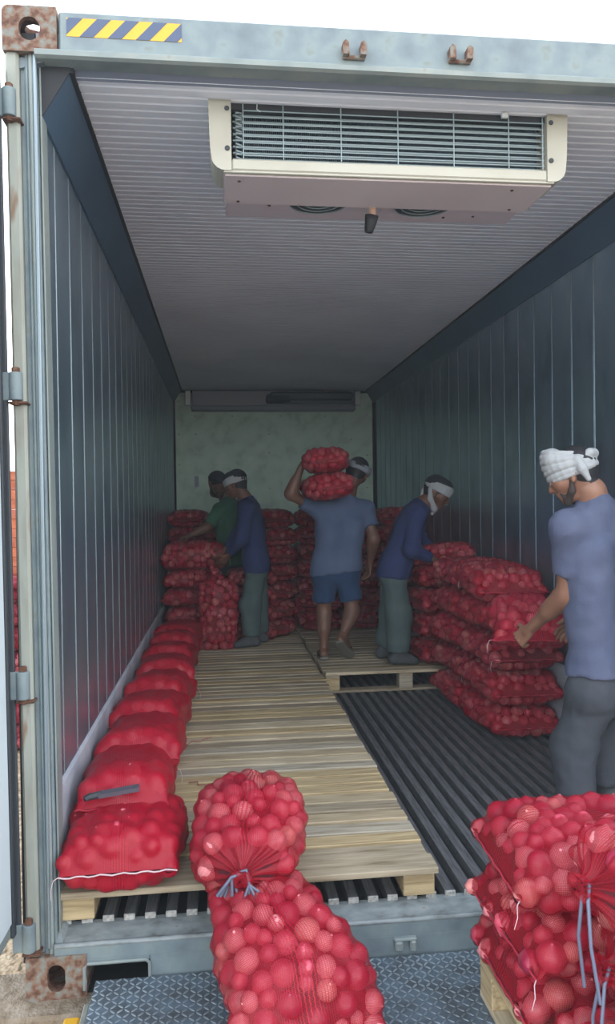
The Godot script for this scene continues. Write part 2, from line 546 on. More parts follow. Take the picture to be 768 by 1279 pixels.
func hull_normal(rows: Array, k: int, a: float) -> Vector3:
	var s: Array = rows[k]
	var p := ring_point(s, a)
	var along := ring_point(rows[mini(k + 1, rows.size() - 1)], a) - ring_point(rows[maxi(k - 1, 0)], a)
	var nr := (ring_point(s, a + 0.03) - ring_point(s, a - 0.03)).cross(along).normalized()
	var o := p - Vector3(s[3], s[4], s[0])
	if nr.dot(o) < 0: nr = -nr
	return nr

func onion_mesh(seg: int, fine: bool) -> MA:
	var ma := MA.new()
	var prof := [[0.0, -1.02], [0.16, -0.97], [0.55, -0.82], [0.9, -0.42], [1.0, 0.0], [0.88, 0.45], [0.52, 0.8], [0.2, 0.98], [0.10, 1.10], [0.0, 1.14]]
	if not fine: prof = [[0.0, -1.0], [0.62, -0.78], [1.0, 0.0], [0.62, 0.76], [0.1, 1.04], [0.0, 1.05]]
	lathe_in(ma, prof, seg)
	return ma

func sack_geo(stn: Array, sd_: int, nt: int, nth: int, tile: float, fine: bool, lump := 1.0, size := 0.032, pleats := 99.0) -> Dictionary:
	var r := RandomNumberGenerator.new()
	r.seed = sd_
	stn = stn.duplicate(true)
	for e in [0, -1]:
		var q: Array = stn[e].duplicate()
		q[0] += -0.004 if e == 0 else 0.004
		q[1] = minf(q[1], 0.005) if q[2] > 0.02 else q[1]
		q[2] = 0.0025
		if e == 0: stn.push_front(q)
		else: stn.append(q)
	var wob := noise(3.0, sd_, 2)
	var rows := []
	for k in nt:
		var s := station(stn, float(k) / (nt - 1))
		var dx := wob.get_noise_2d(s[0] * 1.0, 7.0) * 0.02
		s[1] *= 1.0 + wob.get_noise_2d(s[0], 1.0) * 0.10
		s[2] *= 1.0 + wob.get_noise_2d(s[0], 4.0) * 0.14
		s[3] += dx
		rows.append(s)
	# onions just under the hull, thrown at random and kept apart
	var list := []
	var z0: float = stn[0][0]
	var z1: float = stn[stn.size() - 1][0]
	var pick := []
	for k in range(1, nt - 1):
		var s: Array = rows[k]
		if s[2] > size * 0.95 and mini(k, nt - 1 - k) > 2:
			var per: float = s[1] + s[2]
			for q in int(per * 14.0): pick.append(k)
	var cellmap := {}
	var cs := size * 2.4
	for tries in (4200 if fine else 2800):
		var k: int = pick[r.randi() % pick.size()]
		var a := r.randf() * TAU
		var p := ring_point(rows[k], a)
		if mini(k, nt - 1 - k) < nt * 0.1 and absf(p.x - rows[k][3]) > rows[k][1] * 0.75: continue
		if rows[k][0] > pleats + 0.04: continue
		var nrm := hull_normal(rows, k, a)
		var rad: float = minf(size * (r.randf_range(0.95, 1.25) if tries < 500 else r.randf_range(0.72, 1.0)), rows[k][2] * 0.92)
		var c := p - nrm * rad * r.randf_range(0.86, 1.0)
		var key := Vector3i((c / cs).floor())
		var ok := true
		for dx in [-1, 0, 1]:
			for dy in [-1, 0, 1]:
				for dz in [-1, 0, 1]:
					for it in cellmap.get(key + Vector3i(dx, dy, dz), []):
						if c.distance_to(it[0]) < (rad + it[1]) * 0.78:
							ok = false
							break
					if not ok: break
				if not ok: break
			if not ok: break
		if not ok: continue
		var item := [c, rad, nrm, r.randi() % 10]
		list.append(item)
		if not cellmap.has(key): cellmap[key] = []
		cellmap[key].append(item)
	# the net drawn over them
	var ma := MA.new()
	var disp := []
	for k in nt:
		var s: Array = rows[k]
		var nearby := []
		for it in list:
			if absf(it[0].z - s[0]) < size * 1.6: nearby.append(it)
		var drow := PackedFloat32Array()
		for j in nth:
			var a := TAU * j / nth
			var p := ring_point(s, a)
			var nr := hull_normal(rows, k, a)
			var d := -0.012 * clampf((s[2] - 0.012) / 0.04, 0.0, 1.0)
			for it in nearby:
				var w: Vector3 = p - it[0]
				if w.length_squared() > 0.0049: continue
				var h := w.dot(nr)
				var rr: float = it[1] * it[1] - w.length_squared() + h * h
				if rr > 0.0: d = maxf(d, sqrt(rr) - h + 0.002)
			if s[0] > pleats: d += 0.007 * cos(a * 15.0) * clampf((s[0] - pleats) / 0.04, 0.0, 1.0) * clampf((0.29 - s[0]) / 0.02, 0.3, 1.0)
			drow.append(clampf(d, -0.02, 0.014) * lump)
			ma.v.append(p); ma.n.append(nr)
		disp.append(drow)
	var per0: float = 1.0
	var mid: Array = rows[nt / 2]
	per0 = PI * (3.0 * (mid[1] + mid[2]) - sqrt((3.0 * mid[1] + mid[2]) * (mid[1] + 3.0 * mid[2]))) * 1.06
	per0 = maxf(1.0, round(per0 / tile)) * tile
	# the net is stretched from onion to onion
	var raw := disp.duplicate(true)
	for pass_ in 3:
		var old := disp.duplicate(true)
		for k in nt:
			for j in nth:
				var sum: float = old[k][j] * 2.0 + old[k][(j + 1) % nth] + old[k][(j + nth - 1) % nth] + old[maxi(k - 1, 0)][j] + old[mini(k + 1, nt - 1)][j]
				disp[k][j] = maxf(sum / 6.0, raw[k][j])
	var arcz := 0.0
	for k in nt:
		if k: arcz += ma.v[k * nth + nth / 4].distance_to(ma.v[(k - 1) * nth + nth / 4])
		for j in nth:
			var o := k * nth + j
			ma.v[o] += ma.n[o] * disp[k][j]
			ma.uv.append(Vector2(per0 * j / nth, arcz))
	# duplicate the first column so that the texture closes
	var full := MA.new()
	for k in nt:
		for j in nth + 1:
			var o := k * nth + j % nth
			full.v.append(ma.v[o]); full.n.append(ma.n[o])
			full.uv.append(ma.uv[o] if j < nth else Vector2(per0, ma.uv[o].y))
	full.grid(nth + 1, nt, 0, false)
	var probe := full.i
	full.auto_normals(0, 0)
	for k in nt:
		var a := k * (nth + 1)
		var m := (full.n[a] + full.n[a + nth]).normalized()
		full.n[a] = m; full.n[a + nth] = m
		for j in nth + 1:
			if full.n[a + j].dot(ma.n[k * nth + j % nth]) < 0: full.n[a + j] = -full.n[a + j]
	# core
	var core := MA.new()
	for k in 12:
		var s: Array = rows[int(round(lerpf(nt * 0.05, nt * 0.95 - 1, k / 11.0)))]
		for j in 20:
			core.v.append(ring_point(s, TAU * j / 20, minf(0.036, s[2] * 0.6))); core.n.append(Vector3.UP)
	core.grid(20, 12, 0, true)
	core.auto_normals(0, 0)
	var sg := [rows[0], rows[nt - 1]]
	return {"net": full.mesh(), "list": list, "core": core, "ends": sg, "rows": rows, "fine": fine}

func onion_turn(it: Array) -> Transform3D:
	var r := RandomNumberGenerator.new()
	r.seed = hash(it[0])
	var b := Basis(Vector3(r.randf_range(-1, 1), r.randf_range(-1, 1), r.randf_range(-1, 1)).normalized(), r.randf() * TAU)
	return Transform3D(b.scaled_local(Vector3(1, 0.94, 1) * it[1]), it[0])

func onion_tone(k: int) -> Material:
	return M.onion[[0, 1, 0, 2, 1, 0, 3, 1, 2, 0][k]]

func merged_onions(geo: Dictionary, list: Array) -> ArrayMesh:
	var parts := {}
	var src: MA = onions_far
	for it in list:
		var mt := onion_tone(it[3])
		if not parts.has(mt): parts[mt] = MA.new()
		parts[mt].add(src, onion_turn(it))
	var mesh := ArrayMesh.new()
	geo.core.surface(mesh, M.core)
	for mt in parts: parts[mt].surface(mesh, mt)
	return mesh

var onions_far: MA
var onion_near: ArrayMesh

func end_line(s: Array, out: float, n := 15, wave := 0.004, sd_ := 1) -> Array:
	var pts := []
	for k in n:
		var f := float(k) / (n - 1) * 2.0 - 1.0
		pts.append(Vector3(s[3] + f * s[1] * 1.01, s[4] + sin(k * 1.7 + sd_) * wave, s[0] + out))
	return pts

# A sack with its parts, standing at the origin: copies are made of it.
func sack_proto(geo: Dictionary, net: Material, near_: bool, seams := true, sd_ := 1, open_side := Vector3(0, 0.5, 0.5), thread: Material = null) -> Node3D:
	var root := Node3D.new()
	root.name = "onion_sack"
	add_child(root)
	var netm := obj("net", geo.net, net, root)
	if near_:
		var hidden := []
		for it in geo.list:
			if it[2].dot(open_side) > 0.12:
				var o := obj("onion", onion_near, onion_tone(it[3]), root)
				o.transform = onion_turn(it)
			else:
				hidden.append(it)
		var rest := obj("packed_onions", merged_onions(geo, hidden), null, root)
		stuff(rest)
	else:
		stuff(obj("packed_onions", merged_onions(geo, geo.list), null, root))
	if seams:
		var th: Material = thread if thread else M.thread_red
		for e in 2:
			var s: Array = geo.ends[e]
			if s[2] > 0.03: continue
			var pts := end_line(s, 0.004 if s[0] > 0 else -0.004, 21, 0.003, sd_)
			obj("seam_stitching", tube(pts, 0.0028 if near_ else 0.0035, -1.0, 5), th, root)
			if not near_ and (sd_ + e) % 3: continue
			var c: Vector3 = pts[0]
			var side := -1.0 if (sd_ + e) % 2 else 1.0
			if side > 0: c = pts[20]
			obj("thread_end", tube([c, c + Vector3(side * 0.012, -0.004, 0.01), c + Vector3(side * 0.02, -0.03, 0.012), c + Vector3(side * 0.018, -0.06, 0.02)], 0.0016, 0.0011, 5), M.thread, root)
	return root

func use_sack(proto: Node3D, at: Vector3, turn: Basis, label: String, grp := "") -> Node3D:
	var o: Node3D
	if not proto.has_meta("label"):
		o = proto
		remove_child(o)
		put(o, "onion_sack")
	else:
		o = proto.duplicate()
		put(o, "onion_sack")
		if o.has_meta("group"): o.remove_meta("group")
	o.transform = Transform3D(turn, at)
	tag(o, label, "sack", grp)
	return o

func lying(l: float, w: float, h: float, seam := 0.8) -> Array:
	var L := l / 2
	var W := w / 2
	var H := h / 2
	var half := []
	for q in [[1.0, 0.93, 0.06, seam], [0.975, 0.95, 0.36, seam + 0.02], [0.92, 0.97, 0.66, 0.9], [0.80, 0.985, 0.88, 0.96], [0.55, 1.0, 0.98, 1.0], [0.25, 0.99, 1.01, 1.01]]:
		half.append([-L * q[0], W * q[1], H * q[2], 0.0, H * q[3]])
	var out := half.duplicate()
	for k in range(half.size() - 1, -1, -1):
		var q: Array = half[k].duplicate()
		q[0] = -q[0]
		out.append(q)
	return out

# ------------------------------------------------------------------ people
func hand_prims(w: Vector3, f: Vector3, palm: Vector3, thumb: Vector3, curl: float, spread := 0.1, size := 1.0) -> Array:
	f = f.normalized()
	palm = (palm - f * palm.dot(f)).normalized()
	var s := f.cross(palm).normalized()          # across the hand
	if s.dot(thumb) < 0: s = -s                   # s points to the thumb side
	var out := []
	var lens := [0.068, 0.075, 0.07, 0.054]
	for k in 4:
		var o := (1.5 - k) * 0.019 * size
		var base := w + f * (0.082 - 0.004 * absf(k - 1.2)) * size + s * o
		out.append([w + s * o * 0.62 + f * 0.008 * size, base, 0.0145 * size, 0.0105 * size])
		var ang := curl * 0.35
		var p := base
		var fr := (f + s * (1.5 - k) * spread).normalized()
		var segs := [0.45, 0.30, 0.25]
		for q in 3:
			ang += curl * [0.35, 0.6, 0.4][q]
			var d := fr * cos(ang) + palm * sin(ang)
			var e: Vector3 = p + d * lens[k] * segs[q] * size
			out.append([p, e, (0.0092 - 0.0008 * q) * size, (0.0084 - 0.0009 * q) * size])
			p = e
	var tb := w + f * 0.02 * size + s * 0.022 * size
	var t1 := tb + (f * 0.55 + s * 0.72 + palm * 0.35).normalized() * 0.045 * size
	var t2 := t1 + (f * 0.85 + s * 0.25 + palm * 0.45 * maxf(curl, 0.4)).normalized() * 0.032 * size
	out.append([tb, t1, 0.0135 * size, 0.0105 * size]); out.append([t1, t2, 0.0105 * size, 0.008 * size])
	return out

func head_prims(c: Vector3, b: Basis) -> Array:
	var P := func(x: float, y: float, z: float) -> Vector3: return c + b * Vector3(x, y, z)
	return [
		group([[P.call(0, 0.028, -0.03), P.call(0, 0.03, 0.022), 0.079, 0.074], [P.call(0, -0.03, 0.03), P.call(0, -0.07, 0.042), 0.058, 0.040], [P.call(0, -0.03, -0.03), P.call(0, -0.1, -0.03), 0.058, 0.05], [P.call(-0.034, -0.018, 0.052), P.call(0.034, -0.018, 0.052), 0.034]], 0.035),
		group([[P.call(0, 0.012, 0.088), P.call(0, -0.030, 0.105), 0.0095, 0.0135], [P.call(-0.012, -0.036, 0.092), P.call(0.012, -0.036, 0.092), 0.010], [P.call(-0.036, 0.022, 0.078), P.call(-0.008, 0.018, 0.086), 0.011], [P.call(0.036, 0.022, 0.078), P.call(0.008, 0.018, 0.086), 0.011], [P.call(-0.018, -0.056, 0.082), P.call(0.018, -0.056, 0.082), 0.0085], [P.call(-0.015, -0.067, 0.080), P.call(0.015, -0.067, 0.080), 0.0085], [P.call(0, -0.095, 0.062), P.call(0, -0.093, 0.07), 0.019], [P.call(0, -0.02, 0.04), P.call(0, -0.05, 0.05), 0.05, 0.04]], 0.014),
		group([[P.call(0.076, 0.008, -0.008), P.call(0.078, -0.03, 0.0), 0.017, 0.010], [P.call(0.076, 0.015, -0.018), P.call(0.086, -0.005, -0.022), 0.008, 0.008], [P.call(-0.076, 0.008, -0.008), P.call(-0.078, -0.03, 0.0), 0.017, 0.010], [P.call(-0.076, 0.015, -0.018), P.call(-0.086, -0.005, -0.022), 0.008, 0.008]], 0.01)]

func turban_prims(c: Vector3, b: Basis, wraps: Array) -> Array:
	# wraps: [height, forward tilt, sideways tilt, half width, half depth, radius]
	var out := []
	for w in wraps:
		var pts := []
		var n := 22
		for k in n + 1:
			var a := TAU * k / n
			var p := Vector3(cos(a) * w[3], 0, sin(a) * w[4] - 0.004)
			p.y = w[0] + p.z * w[1] + p.x * w[2] + sin(a * 2.0 + w[0] * 60.0) * 0.003
			pts.append(c + b * p)
		for k in n:
			out.append([pts[k], pts[k + 1], w[5]])
	return out

# J: joints by name. o: options. The person's node stands at the ground below the pelvis.
func person(label: String, J: Dictionary, o: Dictionary) -> Node3D:
	var pelvis: Vector3 = (J.hL + J.hR) * 0.5
	var at := Vector3(pelvis.x, o.ground, pelvis.z)
	var root := thing("person", label, "person", at)
	var j := {}
	for k in J: j[k] = J[k] - at
	var hb: Basis = o.head
	var g: float = o.get("girth", 1.0)
	var cell: float = o.get("cell", 0.014)
	var chest: Vector3 = (j.sL + j.sR) * 0.5
	var hip: Vector3 = (j.hL + j.hR) * 0.5
	var fwd: Vector3 = ((j.sR - j.sL).cross(chest - hip)).normalized() * -1.0   # the way the chest faces
	var up: Vector3 = (chest - hip).normalized()
	var aL: Vector3 = j.sL.lerp(j.sR, 0.27) - up * 0.10
	var aR: Vector3 = j.sR.lerp(j.sL, 0.27) - up * 0.10
	var wL: Vector3 = j.hL.lerp(j.hR, 0.10) + up * 0.10
	var wR: Vector3 = j.hR.lerp(j.hL, 0.10) + up * 0.10
	var skull_base: Vector3 = j.head + hb * Vector3(0, -0.06, -0.025)
	var torso := [[wL, aL, 0.088 * g, 0.098 * g], [wR, aR, 0.088 * g, 0.098 * g], [j.sL.lerp(j.sR, 0.06), j.sR.lerp(j.sL, 0.06), 0.056 * g], [(j.neck + chest) * 0.5 - up * 0.01, j.sL.lerp(chest, 0.3), 0.052, 0.05], [(j.neck + chest) * 0.5 - up * 0.01, j.sR.lerp(chest, 0.3), 0.052, 0.05], [j.hL + up * 0.03, j.hR + up * 0.03, 0.092 * g]]
	var neck := [[chest, j.neck, 0.062, 0.054], [j.neck, skull_base, 0.053, 0.05]]
	var arms := []
	var legs := []
	for s in ["L", "R"]:
		arms.append_array([[j["s" + s], j["e" + s], 0.047 * g, 0.038], [j["e" + s], j["w" + s], 0.039, 0.026], [j["e" + s].lerp(j["w" + s], 0.15), j["e" + s].lerp(j["w" + s], 0.45), 0.041, 0.035]])
		if j.has("k" + s):
			var kn: Vector3 = j["k" + s]
			var an: Vector3 = j["a" + s]
			legs.append_array([[j["h" + s], kn, 0.080 * g, 0.052], [kn, an, 0.048, 0.033], [kn.lerp(an, 0.15) - fwd * 0.008, kn.lerp(an, 0.45) - fwd * 0.012, 0.052, 0.044]])
	var feet := []
	for s in ["L", "R"]:
		if not j.has("t" + s): continue
		var an: Vector3 = j["a" + s]
		var to: Vector3 = j["t" + s]
		var fd := (to - an)
		var flat_ := Vector3(fd.x, fd.y, fd.z)
		var side := flat_.cross(Vector3.UP).normalized()
		var heel := an - flat_.normalized() * 0.03 - Vector3(0, 0.03, 0)
		if o.has("heel" + s): heel = o["heel" + s] - at
		feet.append_array([[an, heel, 0.034, 0.03], [an, to.lerp(an, 0.35), 0.034, 0.024], [heel, to.lerp(heel, 0.3) + side * 0.018, 0.026, 0.02], [heel, to.lerp(heel, 0.3) - side * 0.018, 0.026, 0.02]])
		for q in 5:
			var b0: Vector3 = to.lerp(heel, 0.3) + side * (q - 2) * 0.0155
			feet.append([b0, b0 + flat_.normalized() * (0.062 - 0.007 * absf(q - 1)), 0.012 if q else 0.014, 0.0085])
	var body := MA.new()
	var bg := [group(torso + neck + arms + legs, 0.04)]
	nets(body, bg, cell)
	nets(body, head_prims(j.head, hb), o.get("head_cell", 0.006))
	if feet.size() and not o.has("shoes"): nets(body, [group(feet, 0.012)], 0.006)
	for s in ["L", "R"]:
		if o.has("hand" + s):
			var h: Array = o["hand" + s]   # finger direction, palm direction, thumb direction, curl
			nets(body, [group(hand_prims(j["w" + s] + h[0].normalized() * 0.012, h[0], h[1], h[2], h[3]), 0.009), group([[j["e" + s].lerp(j["w" + s], 0.8), j["w" + s] + h[0].normalized() * 0.025, 0.028, 0.021]], 0.01)], o.get("hand_cell", 0.0045))
	obj("body", body.mesh(), o.skin, root)
	for s in [-1.0, 1.0]:
		var e := MA.new()
		lathe_in(e, [[0.0, -0.0105], [0.007, -0.008], [0.0105, 0.0], [0.007, 0.008], [0.0, 0.0105]], 10, Transform3D(Basis(), j.head + hb * Vector3(s * 0.032, 0.006, 0.0715)))
		var eye := obj("eye", e.mesh(), M.eye_white, root)
		var ir := MA.new()
		lathe_in(ir, [[0.0, -0.004], [0.0048, 0.0], [0.0, 0.004]], 8, Transform3D(Basis(), j.head + hb * Vector3(s * 0.032, 0.006, 0.080)))
		obj("iris", ir.mesh(), M.hair, eye)
	# shirt
	var folds := noise(7.0, hash(label) % 1000, 3)
	var loose: float = o.get("loose", 0.016)
	var st := []
	for p in torso: st.append([p[0], p[1], p[2] + loose, (p[3] if p.size() > 3 else p[2]) + loose])
	st.append([j.hL.lerp(j.hR, 0.08) + up * 0.10, j.hL.lerp(j.hR, 0.02) - up * 0.06, 0.098 * g + loose * 0.6])
	st.append([j.hR.lerp(j.hL, 0.08) + up * 0.10, j.hR.lerp(j.hL, 0.02) - up * 0.06, 0.098 * g + loose * 0.6])
	st.append([chest - up * 0.02, j.neck - (j.neck - chest).normalized() * 0.03, 0.075, 0.062])
	var hem: Vector3 = o.hem - at
	var hem_n: Vector3 = o.get("hem_normal", Vector3.DOWN)
	var sg := [group(st, 0.05, [[hem, hem_n.normalized()], [j.neck - (j.neck - chest).normalized() * 0.004 , (j.neck - chest).normalized()]])]
	for s in ["L", "R"]:
		var sh: Vector3 = j["s" + s]
		var el: Vector3 = j["e" + s]
		var wr: Vector3 = j["w" + s]
		var sl := [[sh.lerp(chest, 0.25), sh, 0.058 * g + loose * 0.5], [sh, el, 0.050 * g + loose * 0.8, 0.042 + loose * 0.9]]
		if o.get("long_sleeves", false):
			sl.append([el, wr, 0.042 + loose * 0.8, 0.030 + loose * 0.5])
			sg.append(group(sl, 0.04, [[wr - (wr - el).normalized() * 0.015, (wr - el).normalized()]]))
		else:
			sg.append(group(sl, 0.04, [[sh.lerp(el, o.get("sleeve", 0.62)), (el - sh).normalized()]]))
	join = 0.03
	obj("shirt", blob(sg, cell, folds, o.get("fold", 0.006)), o.shirt, root)
	join = 0.015
	# trousers or shorts
	if legs.size():
		var tg := []
		var seat := [[j.hL + up * 0.05, j.hR + up * 0.05, 0.098 * g], [j.hL, j.hR, 0.102 * g]]
		var stop: float = o.get("leg_stop", 0.9)
		for s in ["L", "R"]:
			var h: Vector3 = j["h" + s]
			var kn: Vector3 = j["k" + s]
			var an: Vector3 = j["a" + s]
			var bag: float = o.get("baggy", 0.02)
			if o.has("shorts"):
				tg.append(group(seat + [[h, h.lerp(kn, 1.05), 0.092 * g, 0.060 + bag]], 0.04, [[h.lerp(kn, o.shorts), (kn - h).normalized()]]))
			else:
				tg.append(group(seat + [[h, kn, 0.090 * g, 0.056 + bag], [kn, kn.lerp(an, stop + 0.1), 0.056 + bag, 0.042 + bag]], 0.04, [[kn.lerp(an, stop), (an - kn).normalized()]]))
		obj("shorts" if o.has("shorts") else "trousers", blob(tg, cell, folds, o.get("fold", 0.006) * 1.2), o.trousers, root)
	if feet.size() and o.has("shoes"):
		for s in ["L", "R"]:
			var an: Vector3 = j["a" + s]
			var to: Vector3 = j["t" + s]
			var d := (to - an)
			var hl := an - Vector3(d.x, 0, d.z).normalized() * 0.035 - Vector3(0, 0.035, 0)
			hl.y = maxf(hl.y, 0.034)
			var tt := to
			tt.y = 0.03
			var side := d.cross(Vector3.UP).normalized() * 0.012
			obj("shoe", blob([group([[an + Vector3(0, 0.01, 0), hl, 0.042, 0.036], [an, tt.lerp(an, 0.4), 0.042, 0.034], [hl + side, tt + side, 0.034, 0.028], [hl - side, tt - side, 0.034, 0.028]], 0.02, [[Vector3(0, 0.002, 0), Vector3.DOWN]])], 0.008), o.shoes, root)
	if o.has("sandals"):
		for s in ["L", "R"]:
			var heel: Vector3 = o["heel" + s] - at
			var to: Vector3 = j["t" + s]
			var d := (to - heel).normalized()
			var side := d.cross(o["sole_up" + s]).normalized()
			var dn: Vector3 = -o["sole_up" + s].normalized()
			var out := []
			for q in [[-0.03, -0.022], [-0.02, -0.034], [0.10, -0.033], [0.17, -0.044], [0.225, -0.036], [0.245, -0.012], [0.245, 0.012], [0.225, 0.036], [0.17, 0.044], [0.10, 0.033], [-0.02, 0.034], [-0.03, 0.022]]:
				out.append(d * q[0] + side * q[1])
			var st2 := flat()
			prism(st2, out, heel + dn * 0.024, heel + dn * 0.042)
			var sn := obj("sandal", done(st2), M.sole, root)
			var tp: Vector3 = heel + d * 0.2
			obj("strap", tube([tp - dn * 0.005, tp - d * 0.03 + side * 0.02 - dn * 0.02, tp - d * 0.08 + side * 0.04 + dn * 0.02], 0.006), M.black, sn)
			obj("strap", tube([tp - dn * 0.005, tp - d * 0.03 - side * 0.02 - dn * 0.02, tp - d * 0.08 - side * 0.04 + dn * 0.02], 0.006), M.black, sn)
	join = 0.012
	# hair: the skull a little larger, kept behind the hairline
	var hg := group([[j.head + hb * Vector3(0, 0.028, -0.03), j.head + hb * Vector3(0, 0.032, 0.022), 0.086, 0.080], [j.head + hb * Vector3(0, -0.03, -0.03), j.head + hb * Vector3(0, -0.065, -0.035), 0.062, 0.052]], 0.03, [[j.head + hb * Vector3(0, 0.01, 0.05), (hb * Vector3(0, -0.75, 0.65)).normalized()], [j.head + hb * Vector3(0, -0.075, 0), hb * Vector3(0, -1, 0)]])
	obj("hair", blob([hg], 0.007), M.hair, root)
	if o.has("beard"):
		var bp := []
		for q in [-1.0, 1.0]:
			bp.append_array([[j.head + hb * Vector3(q * 0.070, -0.012, 0.0), j.head + hb * Vector3(q * 0.056, -0.068, 0.026), 0.010, 0.014], [j.head + hb * Vector3(q * 0.056, -0.068, 0.026), j.head + hb * Vector3(q * 0.026, -0.098, 0.058), 0.014, 0.017], [j.head + hb * Vector3(q * 0.030, -0.046, 0.074), j.head + hb * Vector3(q * 0.034, -0.080, 0.064), 0.008, 0.010]])
		bp.append([j.head + hb * Vector3(-0.02, -0.1, 0.062), j.head + hb * Vector3(0.02, -0.1, 0.062), 0.018, 0.018])
		bp.append([j.head + hb * Vector3(-0.026, -0.044, 0.084), j.head + hb * Vector3(0.026, -0.044, 0.084), 0.007, 0.007])
		obj("beard", blob([group(bp, 0.012)], 0.005), M.beard, root)
	if o.has("wraps"):
		var tw := [group(turban_prims(j.head, hb, o.wraps), 0.0025)]
		if o.has("knot"):
			var kp := []
			for q in o.knot: kp.append([j.head + hb * q[0], j.head + hb * q[1], q[2], q[3]])
			tw.append(group(kp, 0.012))
		if o.has("crown_wrap"):
			var cp := []
			for q in o.crown_wrap: cp.append([j.head + hb * q[0], j.head + hb * q[1], q[2], q[3]])
			tw.append(group(cp, 0.02))
		obj("headcloth", blob(tw, o.get("wrap_cell", 0.0055), noise(14.0, 3, 2), 0.002), o.cloth, root)
	if o.has("cap"):
		obj("cap", blob([group([[j.head + hb * Vector3(0, 0.035, -0.03), j.head + hb * Vector3(0, 0.038, 0.022), 0.092, 0.086]], 0.03, [[j.head + hb * Vector3(0, 0.045, 0), (hb * Vector3(0, -1, 0.15)).normalized()]])], 0.006), M.cap_black, root)
	if o.has("scarf"):
		var sp := []
		for q in o.scarf: sp.append([j.head + hb * q[0], j.head + hb * q[1], q[2], q[3]])
		obj("neck_scarf", blob([group(sp, 0.012)], 0.006, noise(40.0, 5, 2), 0.003), M.cotton, root)
	return root

func facing(f: Vector3, up := Vector3.UP) -> Basis:
	var z := f.normalized()
	var y := (up - z * up.dot(z)).normalized()
	return Basis(y.cross(z), y, z)

# ------------------------------------------------------------------ the scene
func _ready() -> void:
	rng.seed = 77
	# camera, sky, exposure
	var cam := Camera3D.new()
	cam.name = "camera"
	cam.fov = 67.93
	cam.near = 0.05
	cam.far = 200.0
	cam.position = Vector3(0, EYE, 0)
	cam.rotation = Vector3(-0.0105, -0.1128, -0.0136)
	add_child(cam)
	cam.current = true
	var we := WorldEnvironment.new()
	we.name = "environment"
	var env := Environment.new()
	var sky := Sky.new()
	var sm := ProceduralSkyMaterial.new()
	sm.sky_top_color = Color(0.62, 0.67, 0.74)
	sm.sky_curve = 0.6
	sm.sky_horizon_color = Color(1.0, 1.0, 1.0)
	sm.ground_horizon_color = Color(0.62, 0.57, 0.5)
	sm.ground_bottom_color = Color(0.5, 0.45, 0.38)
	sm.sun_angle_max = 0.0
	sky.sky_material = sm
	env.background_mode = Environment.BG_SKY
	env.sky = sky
	env.tonemap_mode = Environment.TONE_MAPPER_LINEAR
	env.tonemap_exposure = 5.4
	env.sdfgi_enabled = true
	env.ssao_enabled = true
	env.ssil_enabled = true
	env.volumetric_fog_enabled = true
	env.volumetric_fog_density = 0.006      # thin dust in the air
	env.volumetric_fog_albedo = Color(0.92, 0.97, 1.0)
	we.environment = env
	add_child(we)

	materials()
	onions_far = onion_mesh(8, false)
	onion_near = onion_mesh(14, true).mesh()
	build_shell()
	build_front()
	build_outside()
	build_evaporator()
	build_pallets()
	build_sacks()
	build_people()
	build_small()

